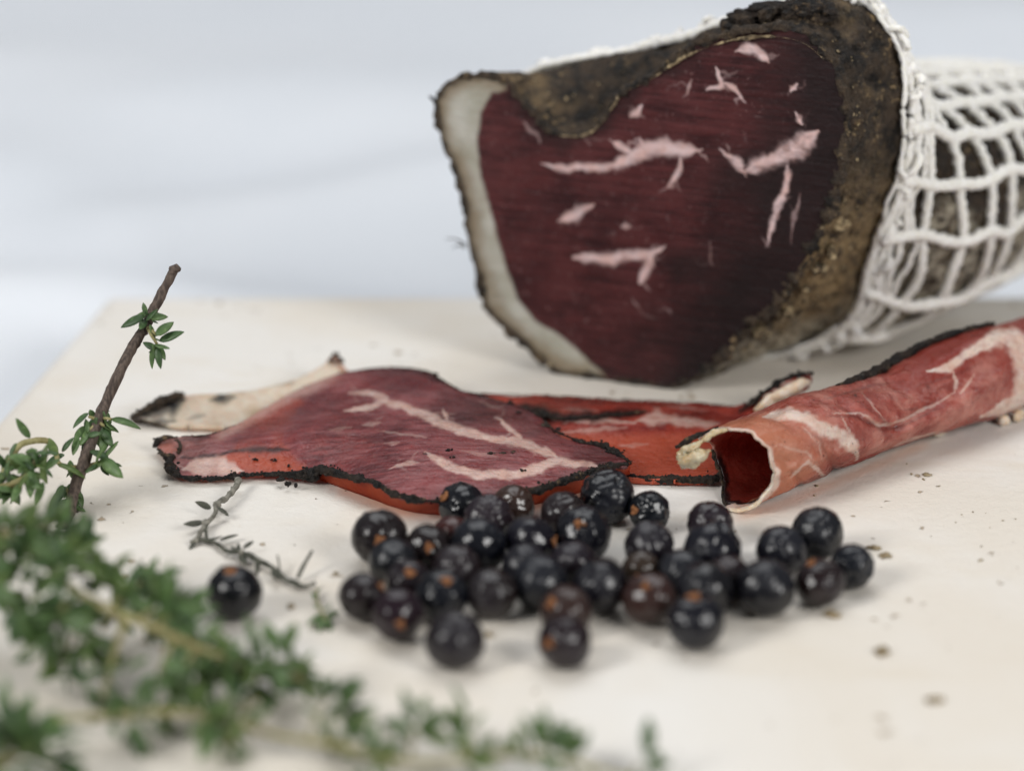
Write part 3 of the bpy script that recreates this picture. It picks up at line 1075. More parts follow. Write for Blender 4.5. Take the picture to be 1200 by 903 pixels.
crust('rind_edge', [(386, 424, 4.6), (393, 415, 5.6), (402, 425, 4.8)], t0, b0, 0.55, M_RIND, seed=32)
crust('rind_edge', [(156, 493, 0.9), (185, 497, 0.8), (207, 497, 0.8)], t0, b0, 0.55, M_RIND, seed=33, rough=0.35)


# red slice running behind the biggest one and in under the roll
def marks_red(px, P):
    fat = veins(px, [[(745, 492, 2), (768, 489, 7), (780, 491, 6), (800, 493, 4), (828, 497, 5), (842, 496, 2)], [0.8, (660, 495, 2), (700, 493, 3), (745, 494, 2)], [0.5, (655, 507, 3), (700, 503, 3), (735, 500, 2)],
                     [0.45, (725, 522, 3), (760, 520, 3)], [(886, 488, 8), (905, 474, 11), (925, 460, 11), (942, 450, 8)], [0.35, (660, 480, 2), (700, 482, 3)], [0.4, (780, 477, 2), (830, 480, 2)]], 0.6, 3.0, 11)
    orange = sstep(500, 516, px[:, 1] + 5 * fbm(px / 30.0, 4, 3)) * sstep(860, 820, px[:, 0]) * 0.75
    dark = np.maximum(veins(px, [[(600, 474, 3), (630, 482, 7), (660, 489, 5), (700, 487, 5), (735, 484, 4), (760, 482, 3)], [0.5, (560, 463, 2), (700, 470, 2), (860, 476, 2)]], 0.9, 4.0, 14),
                      0.65 * sstep(0.25, 0.7, fbm(px / np.array([40.0, 12.0]), 19, 3)) * sstep(500, 485, px[:, 1]))
    return fat, orange, dark


t1, b1, f1 = make_slice('ham_slice', 'bright red ham slice lying between the largest slice and the rolled slice',
                        [(560, 462, 1.8), (600, 463, 2.0), (650, 464, 2.0), (720, 468, 2.0), (800, 471, 2.0), (862, 476, 2.2), (880, 470, 3.4), (900, 456, 5.2), (925, 442, 6.6), (950, 438, 7.2), (946, 452, 5.6),
                         (925, 468, 3.4), (905, 482, 1.9), (880, 500, 1.3), (862, 525, 1.3), (846, 548, 1.3), (830, 561, 1.3), (780, 561, 1.3), (735, 559, 1.3), (690, 552, 1.3), (640, 530, 1.2), (600, 505, 1.2)],
                        [(640, 486, 2.4), (700, 487, 2.6), (760, 486, 2.6), (820, 492, 2.2), (700, 520, 1.4), (780, 525, 1.4)], M_RED, marks_red, 0.3, 0.9, 0.25, 40)
crust('rind_edge', [(690, 555, 0.9), (735, 559, 1.0), (765, 561, 1.0), (800, 562, 1.1), (836, 561, 1.2), (846, 552, 1.2)], t1, b1, 0.85, seed=41, clods=14)
crust('rind_edge', [(866, 483, 2.2, 0.4), (884, 469, 3.9, 0.9), (902, 455, 5.8), (925, 442, 7.2), (950, 437, 7.6, 0.9)], t1, b1, 0.78, seed=42, clods=4)
pth = catmull(np.array([atz(*q) for q in ((884, 481, 2.6), (900, 470, 4.2), (918, 460, 5.4), (936, 451, 6.4), (948, 447, 6.6))]), 40)
V, F = tube(pth, np.interp(np.linspace(0, 1, 40), [0, 0.3, 0.8, 1], [0.3, 0.9, 0.9, 0.4]), 12, 0.5, 0.7, 19)
part('fat_edge', V, F, M_FAT, t1, b1)
crust('rind_edge', [(612, 477, 2.6, 0.6), (632, 483, 2.9, 1.3), (652, 490, 3.0, 1.1), (680, 489, 3.0, 0.7), (720, 486, 3.0, 0.7), (756, 482, 3.0, 0.6)], t1, b1, 0.62, seed=43, clods=12)
crust('rind_edge', [(560, 461, 2.0), (640, 463, 2.2), (720, 467, 2.2), (800, 470, 2.2), (860, 475, 2.4)], t1, b1, 0.10, seed=44)


# the biggest slice, in front
def marks_big(px, P):
    V1 = [[(404, 481, 2), (428, 479, 4), (449, 471, 4), (470, 475, 4.5), (500, 487, 5.5), (521, 497, 6.5), (545, 505, 5.5), (575, 514, 4.5), (602, 517, 4.5), (620, 521, 5.5), (638, 529, 6), (652, 537, 5)],
                     [(410, 461, 2), (432, 461, 3.5), (455, 467, 4)], [(578, 488, 1.5), (599, 505, 3), (616, 517, 3)], [(520, 479, 4), (524, 492, 5)],
                     [(497, 529, 2.5), (515, 539, 5), (536, 551, 4.5), (560, 556, 5.5), (587, 556, 5), (614, 554, 4.5), (635, 547, 6), (650, 542, 5.5), (680, 542, 4), (710, 547, 3)],
                     [0.7, (458, 548, 2), (476, 543, 3.5), (494, 542, 2)], [(214, 549, 6), (232, 545, 11), (252, 545, 11), (270, 549, 9), (286, 552, 3)],
                     [0.4, (425, 497, 4), (445, 496, 4)], [0.35, (450, 520, 3), (470, 518, 3)], [0.3, (385, 503, 3), (410, 500, 3)], [0.35, (560, 470, 2), (590, 480, 2)],
                     [0.35, (440, 505, 2), (500, 512, 2)], [0.3, (540, 528, 3), (580, 534, 3)]]
    fat = veins(px, V1, 0.42, 3.5, 23, 0.88)
    fat = np.maximum(fat, 0.8 * veins(px, twigs(V1, 3, 22, 8), 0.6, 4.0, 24, 0.7))
    fat = np.maximum(fat, 0.34 * sstep(330, 215, px[:, 0] + 0.9 * (px[:, 1] - 470) + 14 * fbm(px / 25.0, 28, 3)))
    fat = np.maximum(fat, 0.55 * sstep(16, 3, np.abs(px[:, 1] - np.interp(px[:, 0], [215, 250, 275, 310, 350, 395], [510, 509, 498, 478, 456, 438])) + 4 * fbm(px / 12.0, 30, 3)) * sstep(240, 265, px[:, 0]) * sstep(410, 370, px[:, 0]))
    orange = veins(px, [[(258, 536, 8), (290, 541, 14), (325, 545, 16), (352, 549, 10)], [0.5, (260, 505, 6), (320, 482, 16), (350, 470, 12)], [0.7, (188, 523, 8), (206, 526, 8)]], 1.2, 4.0, 25)
    orange = np.maximum(orange, 0.25 * sstep(0.0, 0.6, fbm(px / 60.0, 27, 3)) * sstep(470, 380, px[:, 0]))
    dark = veins(px, [[0.9, (212, 536, 2.5), (240, 534, 1.5), (262, 532, 1.5), (280, 527, 2), (300, 525, 3.5), (318, 527, 2.5), (340, 527, 2)], [0.55, (215, 515, 6), (245, 512, 4)],
                      [0.8, (485, 436, 4), (530, 448, 4), (580, 468, 4)], [0.5, (440, 432, 3), (500, 437, 4)]], 0.9, 3.5, 29)
    dark = np.maximum(dark, 0.42 * sstep(0.05, 0.6, fbm(px / np.array([70.0, 30.0]), 35, 3) + (px[:, 0] - 520) / 260.0 - (px[:, 1] - 500) / 160.0))
    dark = dark * (1 - 0.85 * fat)
    return fat, orange, dark


BIG_OUT = [(184, 521, 1.6), (196, 514, 2.2), (215, 510, 2.8), (245, 509, 2.6), (275, 498, 2.4), (310, 478, 2.6), (350, 456, 3.2), (395, 438, 4.0), (440, 431, 4.4), (475, 431, 4.5), (503, 436, 4.5),
           (518, 445, 4.4), (539, 457, 4.2), (560, 462, 4.0), (590, 471, 4.0), (617, 478, 4.0), (632, 487, 4.0), (650, 505, 3.9), (662, 514, 3.7), (680, 517, 3.5), (700, 521, 3.4), (722, 532, 3.3), (736, 544, 3.1),
           (719, 546, 3.0), (695, 552, 3.0), (665, 562, 3.0), (635, 571, 2.9), (611, 577, 2.8), (575, 583, 2.9), (545, 584, 3.0), (515, 587, 2.9), (485, 585, 2.9), (458, 578, 2.9), (440, 566, 3.0), (404, 557, 3.0),
           (377, 550, 2.6), (359, 552, 2.0), (332, 554, 1.6), (290, 556, 1.2), (245, 560, 1.0), (212, 557, 1.1), (199, 547, 1.2), (196, 536, 1.3)]
def hang(pts, dz=1.15):                        # the front edge of the slice stands clear of the board
    return [(p[0], p[1], p[2] + dz * float(sstep(375, 440, p[0])) * float(p[1] > 541), *p[3:]) for p in pts]


BIG_OUT = hang(BIG_OUT)
t2, b2, f2 = make_slice('ham_slice', 'largest dark red ham slice with white marbling and black peppery edge, behind the berries', BIG_OUT,
                        [(300, 525, 3.2), (360, 525, 4.0), (430, 520, 4.8), (500, 520, 5.8), (560, 520, 5.6), (620, 530, 5.2), (350, 490, 3.4), (420, 470, 4.4), (500, 470, 4.9), (560, 490, 4.8), (250, 530, 2.6), (480, 555, 5.2),
                         (560, 560, 5.1), (640, 552, 4.7)],
                        M_SLICE, marks_big, 0.26, 0.55, 0.26, 60)
crust('rind_edge', [(199, 536, 1.6, 1.0), (199, 547, 1.4, 1.1), (212, 558, 1.1, 1.0), (245, 561, 1.0, 0.75), (290, 557, 1.1, 0.7), (325, 555, 1.4, 0.8), (345, 556, 1.6, 1.5), (362, 556, 1.9, 1.9), (376, 550, 2.5, 1.4)],
      t2, b2, 0.85, seed=51, clods=14)
FRONT = hang([(374, 549, 2.9, 1.2), (404, 557, 3.0, 1.0), (440, 566, 3.0, 1.0), (458, 578, 2.9, 1.1), (485, 585, 2.9, 1.0), (515, 587, 2.9, 0.9), (545, 585, 3.0, 0.8), (575, 584, 2.9, 0.8), (611, 578, 2.8, 0.9),
              (635, 572, 2.9, 1.1), (665, 562, 3.0, 1.1), (695, 552, 3.0, 1.0), (722, 545, 3.1, 0.9), (738, 544, 3.1, 0.8)])
crust('rind_edge', FRONT, t2, b2, 0.82, seed=52, clods=30)
# the moist orange cut edge hanging below the crust down to the board
top = catmull(np.array([atz(p[0], p[1], p[2]) for p in FRONT]), 160) + np.array([0, 0.55, -0.3])
low = catmull(np.array([atz(x, y, 0.12) for x, y in ((374, 562), (404, 573), (440, 586), (458, 593), (485, 600), (515, 603), (545, 602), (575, 600), (611, 594), (635, 589), (665, 581), (695, 573), (722, 566), (738, 561))]), 160)
k = np.linspace(0, 1, 7)[None, :, None]
V = top[:, None] * (1 - k) + low[:, None] * k
V = V + np.array([0, -0.25, 0]) * np.sin(k * math.pi)
V = V.reshape(-1, 3) + 0.1 * np.c_[fbm(V.reshape(-1, 3) / 2.0, 3, 3), fbm(V.reshape(-1, 3) / 2.0, 4, 3), 0 * V.reshape(-1, 3)[:, 0]]
V[:, 2] = np.maximum(V[:, 2], 0.05)
g = np.arange(160 * 7).reshape(160, 7)
Q = np.stack([g[:-1, :-1], g[:-1, 1:], g[1:, 1:], g[1:, :-1]], -1).reshape(-1, 4)
o = part('cut_edge', V, Q, M_EDGE, t2, b2)
md = o.modifiers.new('thickness', 'SOLIDIFY')
md.thickness = 0.4 * U
crust('rind_edge', [(181, 524, 1.2, 0.8), (186, 516, 2.3, 1.2), (196, 512, 2.9, 0.9), (206, 512, 2.9, 0.5)], t2, b2, 0.7, M_RIND, seed=53, rough=0.4)
crust('rind_edge', [(184, 525, 1.3, 0.7), (192, 533, 1.3, 0.9), (200, 538, 1.4, 1.0)], t2, b2, 0.6, M_RIND, seed=57, rough=0.4)
crust('rind_edge', [(207, 514, 3.0, 0.5), (211, 522, 2.7, 0.9), (209, 532, 2.0, 0.7)], t2, b2, 0.45, M_RIND, seed=58, rough=0.4)
crust('rind_edge', [(212, 511, 3.0), (245, 509, 2.8), (276, 498, 2.6, 0.4)], t2, b2, 0.14, seed=54)
crust('rind_edge', [(395, 438, 4.2, 0.5), (440, 431, 4.6), (475, 431, 4.7, 1.2), (503, 436, 4.7, 1.5), (518, 445, 4.6), (539, 457, 4.4), (560, 462, 4.2, 1.3), (590, 471, 4.2), (617, 479, 4.2, 1.2), (634, 489, 4.2, 1.2), (650, 505, 4.1)],
      t2, b2, 0.17, seed=55, clods=6)
crust('rind_edge', [(650, 505, 4.0, 0.6), (680, 517, 3.7, 0.6), (703, 521, 3.6, 1.5), (722, 530, 3.5, 1.8), (738, 543, 3.3, 1.2)], t2, b2, 0.55, seed=56, clods=14)
sp = []
for (x, y, r) in ((328, 540, 1.0), (340, 546, 0.8), (318, 527, 0.6), (300, 526, 0.5), (575, 541, 0.6), (590, 540, 0.7), (600, 539, 0.5), (528, 540, 0.5), (615, 556, 0.5), (498, 543, 0.4), (376, 538, 0.35), (487, 518, 0.25), (530, 547, 0.35), (610, 483, 0.5),
                  (640, 497, 0.8), (655, 500, 0.6), (716, 522, 0.9), (726, 524, 0.7), (510, 440, 0.5), (600, 470, 0.6)):
    p = atz(x, y, 4.2)
    zz = float(f2(np.array([[p[0], p[1]]]))[0])
    for _ in range(4):
        sp.append((p[0] + RNG.normal(0, 0.55) * r, p[1] + RNG.normal(0, 0.4) * r, zz + r * 0.12, r * RNG.uniform(0.25, 0.6)))
V, F = lumps(sp, 2, 0.6, 77, 0.6)
o = part('pepper_crumbs', V, F, M_CRUST, t2, b2)
o['kind'] = 'stuff'


# ---------------------------------------------------------------- the rolled slice
def build_roll():
    A = np.array([*atz(862, 605, 0)[:2], 0.0])
    B = np.array([*atz(1200, 482, 0)[:2], 0.0])
    ax = (B - A) / np.linalg.norm(B - A)
    side = np.array([ax[1], -ax[0], 0.0])                       # towards the camera
    R0 = 6.7
    A = A - side * R0 * 0.5
    nu, nt = 300, 260
    th0, th1 = -82.0, 318.0
    u01, th = np.meshgrid(np.linspace(0, 1, nu), np.linspace(th0, th1, nt))
    keyth = [-82, -55, -20, 5, 35, 60, 90, 115, 135, 150, 165, 180, 205, 230, 250, 270, 318]
    keyu0 = [0.0, 1.6, 3.6, 4.2, 3.6, 2.4, 1.6, 0.4, -0.6, 0.2, 2.2, 4.6, 5.6, 4.8, 2.8, 1.4, 4.0]
    u0 = np.interp(th, keyth, keyu0) + 0.9 * fbm(np.c_[th.ravel() / 16.0, th.ravel() * 0], 3, 4).reshape(th.shape)
    LEN = 86.0
    u = u0 + u01 * (LEN - u0)
    def radius(u, th):
        r = 6.75 + 0.3 * sstep(0, 14, u) - 0.75 * sstep(14, 34, u) + 1.15 * sstep(33, 58, u)
        r = r * (1 - 0.10 * sstep(255, 318, th))
        return r
    def surf(u, th):
        r = radius(u, th)
        w = fbm(np.c_[u.ravel() / 9.0, th.ravel() / 50.0], 6, 3).reshape(u.shape)
        a = np.radians(th)
        rr = r * (1 + 0.10 * w + 0.07 * np.cos(2 * a - 0.9) - 0.05 * np.cos(3 * a + 0.08 * u))
        off = side * (rr * np.cos(a) * 1.06)[..., None] + np.array([0, 0, 1.0]) * (r + rr * np.sin(a) * 0.98)[..., None]
        return A + ax * u[..., None] + off
    V = surf(u, th).reshape(-1, 3)
    V = V + 0.14 * np.c_[fbm(V / 1.6, 91, 3), fbm(V / 1.6, 92, 3), fbm(V / 1.6, 93, 3)]
    # creases: long folds and cracks where the meat was rolled
    for ln, w, d in ((((905, 483), (945, 505), (972, 540), (985, 565)), 7, -0.35), (((985, 470), (1020, 495), (1050, 500), (1100, 470)), 5, -0.45), (((1040, 440), (1075, 462), (1120, 455)), 8, -0.5),
                     (((930, 470), (1010, 450), (1060, 440)), 5, 0.25), (((900, 560), (960, 535), (1010, 520)), 6, 0.3), (((1060, 500), (1110, 480), (1170, 440)), 9, 0.5), (((1100, 425), (1150, 400), (1200, 395)), 9, 0.45),
                     (((885, 520), (920, 540), (940, 575)), 6, -0.25)):
        q = proj(V)
        m = (np.abs(((th.ravel() + 90) % 360) - 110) < 115)
        dd, _ = seg_dist(q[m] + 3 * np.c_[fbm(q[m] / 12.0, 7, 3), fbm(q[m] / 12.0, 8, 3)], np.array(ln, float))
        a = np.radians(th.ravel()[m])
        nrm = side * np.cos(a)[:, None] + np.array([0, 0, 1.0]) * np.sin(a)[:, None]
        V[m] += nrm * (1.7 * d * np.exp(-(dd / w) ** 2))[:, None]
    V[:, 2] = np.maximum(V[:, 2], 0.03 + 0.55 * sstep(240, 290, th.ravel()))
    px = proj(V)
    thf, uf, u0f = th.ravel(), u.ravel(), u0.ravel()
    outer = sstep(-90, -70, thf) * sstep(150, 120, thf)
    fat = veins(px, [[(895, 488, 3), (910, 485, 5), (924, 485, 6), (947, 491, 6), (966, 503, 7), (985, 510, 7), (997, 520, 8), (1004, 534, 5)],
                     [0.75, (925, 560, 1.2), (936, 550, 1.5), (949, 541, 2), (958, 550, 2), (966, 556, 1.5), (978, 560, 2)], [(952, 574, 4), (964, 568, 6), (980, 561, 5), (1004, 549, 4)],
                     [0.6, (985, 486, 1.2), (995, 506, 1.4), (1004, 526, 1.4)], [0.55, (974, 484, 1.2), (1008, 484, 1.4), (1031, 499, 1.6), (1047, 496, 1.4), (1096, 474, 1.4), (1119, 459, 1.2)],
                     [0.6, (1004, 532, 2), (1004, 550, 1.4)], [0.5, (910, 520, 1), (945, 530, 1.2), (960, 545, 1)], [0.4, (1010, 460, 1), (1025, 480, 1), (1040, 495, 1)],
                     [(1086, 435, 2.5), (1112, 430, 4), (1127, 419, 5), (1150, 405, 6), (1172, 394, 9), (1188, 398, 11), (1199, 416, 11), (1206, 440, 12), (1200, 462, 12), (1180, 476, 7), (1150, 488, 4)],
                     [0.7, (1117, 434, 2), (1121, 448, 2), (1118, 460, 1.5)], [0.65, (1142, 438, 1.4), (1132, 452, 1.6), (1123, 463, 1.4)], [0.7, (1020, 540, 2), (1062, 518, 3), (1100, 506, 3)],
                     [0.4, (890, 545, 1), (905, 560, 1), (910, 575, 1)], [0.35, (940, 500, 1), (960, 520, 1), (965, 540, 1)]], 0.42, 2.6, 33) * outer
    rimw = np.interp(thf, [-82, -40, 0, 50, 90, 150, 170, 318], [3.2, 2.4, 0.9, 0.35, 0.6, 4.0, 0.4, 0.3])
    fat = np.maximum(fat, sstep(1.25, 0.75, (uf - u0f) / np.maximum(rimw, 0.1) + 0.3 * fbm(V / 1.5, 95, 3)) * sstep(200, 165, thf))
    orange = 0.85 * sstep(16, 2, uf - u0f + 3 * fbm(V / 5.0, 96, 3)) * outer
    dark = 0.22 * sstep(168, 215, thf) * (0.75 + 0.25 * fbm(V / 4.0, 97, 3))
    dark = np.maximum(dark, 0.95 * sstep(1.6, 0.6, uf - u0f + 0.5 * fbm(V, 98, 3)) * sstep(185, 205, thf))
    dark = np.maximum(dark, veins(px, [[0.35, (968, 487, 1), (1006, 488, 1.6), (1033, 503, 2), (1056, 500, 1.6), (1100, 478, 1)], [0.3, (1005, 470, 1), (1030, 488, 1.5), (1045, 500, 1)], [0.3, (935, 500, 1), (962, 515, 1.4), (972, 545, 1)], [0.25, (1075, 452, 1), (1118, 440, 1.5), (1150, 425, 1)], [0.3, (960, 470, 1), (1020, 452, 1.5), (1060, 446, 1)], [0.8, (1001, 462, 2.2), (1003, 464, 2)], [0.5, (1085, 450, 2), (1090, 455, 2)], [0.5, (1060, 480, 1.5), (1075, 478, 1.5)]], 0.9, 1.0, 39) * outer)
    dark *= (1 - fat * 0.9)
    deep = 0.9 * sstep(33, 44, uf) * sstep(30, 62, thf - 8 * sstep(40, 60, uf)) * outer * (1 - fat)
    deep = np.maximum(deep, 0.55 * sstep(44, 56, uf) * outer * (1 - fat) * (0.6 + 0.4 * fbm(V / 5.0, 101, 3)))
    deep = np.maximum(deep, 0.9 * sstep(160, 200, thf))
    g = np.arange(nu * nt).reshape(nt, nu)
    Q = np.stack([g[:-1, :-1], g[:-1, 1:], g[1:, 1:], g[1:, :-1]], -1).reshape(-1, 4)
    base = A + ax * 30
    t = thing('rolled_ham_slice', base, 'rolled up pinkish ham slice with open fatty end, flaring out at its far end', 'ham roll', 'ham slices on the board')
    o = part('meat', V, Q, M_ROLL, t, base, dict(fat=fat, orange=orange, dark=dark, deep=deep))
    s = o.modifiers.new('thickness', 'SOLIDIFY')
    s.thickness = 0.38 * U
    s.offset = 1.0 if False else -1.0
    # white fat lip along the near edge of the mouth
    def edge(ths, du=0.0):
        ths = np.asarray(ths, float)
        uu = np.interp(ths, keyth, keyu0) + 0.9 * fbm(np.c_[ths / 16.0, ths * 0], 3, 4) + du
        return surf(uu, ths)
    E = edge(np.linspace(-80, 20, 60))
    rr = np.interp(np.linspace(-80, 20, 60), [-80, -55, -20, 20], [0.2, 0.36, 0.2, 0.05]) * (1 + 0.5 * fbm(E / 1.2, 3, 3))
    V2, F2 = tube(E, rr, 9, 0.35, 0.8, 3)
    V2[:, 2] = np.maximum(V2[:, 2], 0.02)
    part('fat_edge', V2, F2, M_FAT, t, base)
    # curled yellowish fat at the top of the mouth
    P = np.array([atz(*q) for q in ((852, 503, 12.8), (838, 507, 12.6), (826, 514, 11.8), (812, 523, 10.6), (800, 529, 9.6), (804, 540, 8.6), (820, 535, 9.2), (832, 527, 10.0))])
    c = catmull(P, 60)
    rr = np.interp(np.linspace(0, 1, 60), [0, 0.2, 0.45, 0.7, 0.85, 1], [0.35, 0.6, 0.8, 1.35, 1.15, 0.4]) * (1 + 0.3 * fbm(c / 1.2, 5, 3))
    V2, F2 = tube(c, rr, 20, 0.75, 0.6, 13, 0.8)
    V2 = V2 + 0.18 * np.c_[fbm(V2 / 0.7, 1, 3), fbm(V2 / 0.7, 2, 3), fbm(V2 / 0.7, 3, 3)]
    part('fat_curl', V2, F2, M_FATGEL, t, base)
    P = np.array([atz(*q) for q in ((792, 524, 9.8), (806, 516, 11.2), (822, 508, 12.2), (842, 500, 13.0))])
    V2, F2 = tube(catmull(P, 30), np.interp(np.linspace(0, 1, 30), [0, 0.3, 1], [0.3, 0.5, 0.15]), 9, 0.5, 1.0, 17)
    part('rind_edge', V2, F2, M_CRUST, t, base)
    # dark rind on the inner layer
    E = edge(np.linspace(188, 268, 40), -0.1)
    V2, F2 = tube(E, 0.28 + 0.2 * fbm(E / 1.5, 22, 3), 9, 0.6, 1.0, 21)
    V2[:, 2] = np.maximum(V2[:, 2], 0.02)
    part('rind_edge', V2, F2, M_RIND, t, base)
    # dark rind along the raised back edge of the flared end
    uu = np.linspace(27, 62, 60)
    E = surf(uu, np.interp(uu, [27, 40, 62], [112, 122, 100.0])) + np.array([0, 0, 0.35]) - side * 0.3
    V2, F2 = tube(E, np.interp(uu, [27, 32, 45, 62], [0.3, 0.9, 0.9, 0.4]), 9, 0.5, 0.9, 27)
    part('rind_edge', V2, F2, M_CRUST, t, base)
    # scraps of fat under the flared end
    spots = [(*atz(x, y, z), r) for x, y, z, r in ((1098, 505, 0.8, 1.0), (1106, 500, 1.0, 0.8), (1090, 508, 0.5, 0.6), (1176, 492, 0.8, 0.9), (1194, 486, 1.0, 1.2))]
    V2, F2 = lumps(spots, 2, 0.5, 15, 0.8)
    V2[:, 2] = np.maximum(V2[:, 2], 0.02)
    part('fat_scraps', V2, F2, M_FAT, t, base)


build_roll()

# ---------------------------------------------------------------- juniper berries
BERRY_POS = [(-19.2, -68.96, 4.14, 4.14), (-16.89, -76.02, 3.55, 3.55), (-12.18, -71.12, 3.47, 3.47), (-20.79, -87.07, 3.46, 3.46), (-15.69, -93.03, 3.67, 3.67), (-14.57, -82.32, 3.38, 3.38), (-9.81, -87.28, 3.73, 3.73), (-7.69, -101.53, 4.09, 4.09), (-7.84, -78.27, 3.54, 3.54), (-7.59, -56.39, 3.56, 3.56), (-3.41, -62.19, 3.82, 3.81), (0.12, -56.32, 3.28, 3.28), (-8.75, -65.93, 2.97, 2.97), (-4.86, -71.49, 4.12, 4.12), (2.7, -69.83, 3.87, 3.87), (-2.77, -86.41, 3.6, 3.6), (1.81, -76.68, 3.29, 3.29), (3.95, -83.39, 4.01, 4.0), (7.59, -59.29, 3.42, 3.42), (10.3, -67.77, 4.16, 4.16), (8.77, -76.26, 3.42, 3.42), (7.4, -92.0, 3.68, 3.68), (7.12, -101.31, 3.72, 3.72), (12.47, -84.58, 3.99, 3.99), (14.29, -54.61, 4.14, 4.14), (20.46, -57.92, 3.15, 3.15), (19.86, -71.11, 3.72, 3.72), (19.03, -88.15, 3.72, 3.72), (18.41, -77.25, 2.85, 2.85), (29.11, -63.14, 3.52, 3.52), (28.82, -73.47, 4.23, 4.23), (24.18, -79.36, 3.53, 3.53), (26.79, -86.45, 4.14, 4.14), (25.01, -95.8, 4.02, 4.02), (30.62, -80.49, 3.23, 3.23), (35.38, -85.73, 4.13, 4.13), (38.68, -72.62, 3.71, 3.71), (44.52, -66.91, 3.9, 3.9), (43.34, -82.54, 3.5, 3.5), (48.43, -76.82, 3.28, 3.28), (-38.76, -86.51, 3.98, 3.98)]
# orange stalk end as an offset in radii on the visible side, or None when it faces away; skin tone; shape
SPOT = {2: (0.1, -0.05), 3: (0.85, -0.55), 4: (0.15, 0.3), 5: (0.1, -0.5), 6: (0.2, -0.65), 9: (-0.75, -0.4), 11: (-0.1, 0.35), 12: (-0.4, 0.5), 13: (-0.85, 0.75), 14: (0.98, -0.05), 19: (-0.1, -0.42), 21: (-0.6, -0.4),
        22: (-0.65, 0.0), 25: (-0.8, -0.1), 27: (-0.2, -0.6), 28: (-0.2, 0.3), 33: (-0.1, -0.93), 38: (-0.4, -0.85), 40: (-0.08, -0.82), 0: (0.05, 0.1)}
BLUE, PLUM, BROWN, RED = (0.0042, 0.0042, 0.0066), (0.0105, 0.0058, 0.0075), (0.032, 0.017, 0.014), (0.042, 0.010, 0.009)
TONE = {3: PLUM, 4: PLUM, 7: PLUM, 8: PLUM, 17: BLUE, 18: PLUM, 26: PLUM, 5: PLUM, 9: BLUE, 11: BROWN, 12: RED, 15: PLUM, 20: PLUM, 21: BROWN, 22: PLUM, 27: BROWN, 28: BROWN, 38: PLUM, 29: PLUM, 34: PLUM, 10: PLUM, 0: PLUM, 2: PLUM}
WRINKLED = {24: 1, 25: 2, 39: 1, 30: 3, 10: 4, 26: 4}


def berry_mesh(kind, seed):
    bm = bmesh.new()
    bmesh.ops.create_icosphere(bm, subdivisions=5, radius=1.0)
    B = np.array([v.co for v in bm.verts])
    F = np.array([[v.index for v in q.verts] for q in bm.faces])
    bm.free()
    d = 1 + 0.075 * fbm(B * 1.3, seed, 3) + 0.018 * fbm(B * 5.0, seed + 4, 3)
    # three shallow seams meeting at the tip (opposite the stalk) and a little dimple there
    a = np.arctan2(B[:, 1], B[:, 0])
    seam = np.exp(-(np.abs(np.sin(1.5 * a)) / 0.16) ** 2) * sstep(-0.45, -0.95, B[:, 2])
    d -= 0.045 * seam + 0.05 * np.exp(-((1 + B[:, 2]) / 0.03))
    # ring round the stalk end
    d -= 0.07 * np.exp(-((1 - B[:, 2]) / 0.035))
    r = np.random.default_rng(seed)
    nd = (6, 12, 14, 8, 8)[kind]
    for j in range(nd):
        c = r.standard_normal(3)
        c /= np.linalg.norm(c)
        w = r.uniform(0.16, 0.34)
        q = np.linalg.norm(B - c, axis=1) / w
        d += (0.042 if kind else 0.022) * (-1.9 * np.exp(-q ** 2 * 1.6) + 0.75 * np.exp(-((q - 1.1) / 0.35) ** 2))
    nrow = fbm(B * np.array([2.2, 2.2, 2.2]), seed + 6, 2)
    d -= (0.05 if kind else 0.028) * np.exp(-(nrow / 0.10) ** 2)
    if kind in (1, 2, 4):
        d += 0.025 * fbm(B * 3.2, seed + 8, 2)
    V = B * d[:, None] * np.array([1, 1, 0.97])
    me = bpy.data.meshes.new('juniper_berry')
    me.vertices.add(len(V))
    me.vertices.foreach_set('co', (V * U).ravel())
    me.loops.add(F.size)
    me.loops.foreach_set('vertex_index', F.ravel().astype(np.int32))
    me.polygons.add(len(F))
    me.polygons.foreach_set('loop_start', np.arange(0, F.size, 3, dtype=np.int32))
    me.polygons.foreach_set('loop_total', np.full(len(F), 3, np.int32))
    me.update(calc_edges=True)
    me.polygons.foreach_set('use_smooth', np.ones(len(F), bool))
    me.materials.append(M_BERRY)
    return me


def stalk_mesh(seed):
    sp = [(0, 0, 0.90, 0.13)]
    r = np.random.default_rng(seed)
    for j in range(5):
        a = r.uniform(0, 6.28)
        sp.append((0.15 * math.cos(a), 0.15 * math.sin(a), 0.90 + r.uniform(-0.01, 0.07), r.uniform(0.05, 0.11)))
    V, F = lumps(sp, 2, 0.6, seed, 0.8)
    me = mesh_from('stalk_end', V, F)
    me.materials.append(M_STALK)
    return me


BMESH = {k: [berry_mesh(k, 11 + 7 * k + 31 * j) for j in range(8 if k == 0 else 2)] for k in range(5)}
SMESH = [stalk_mesh(5 + j) for j in range(4)]

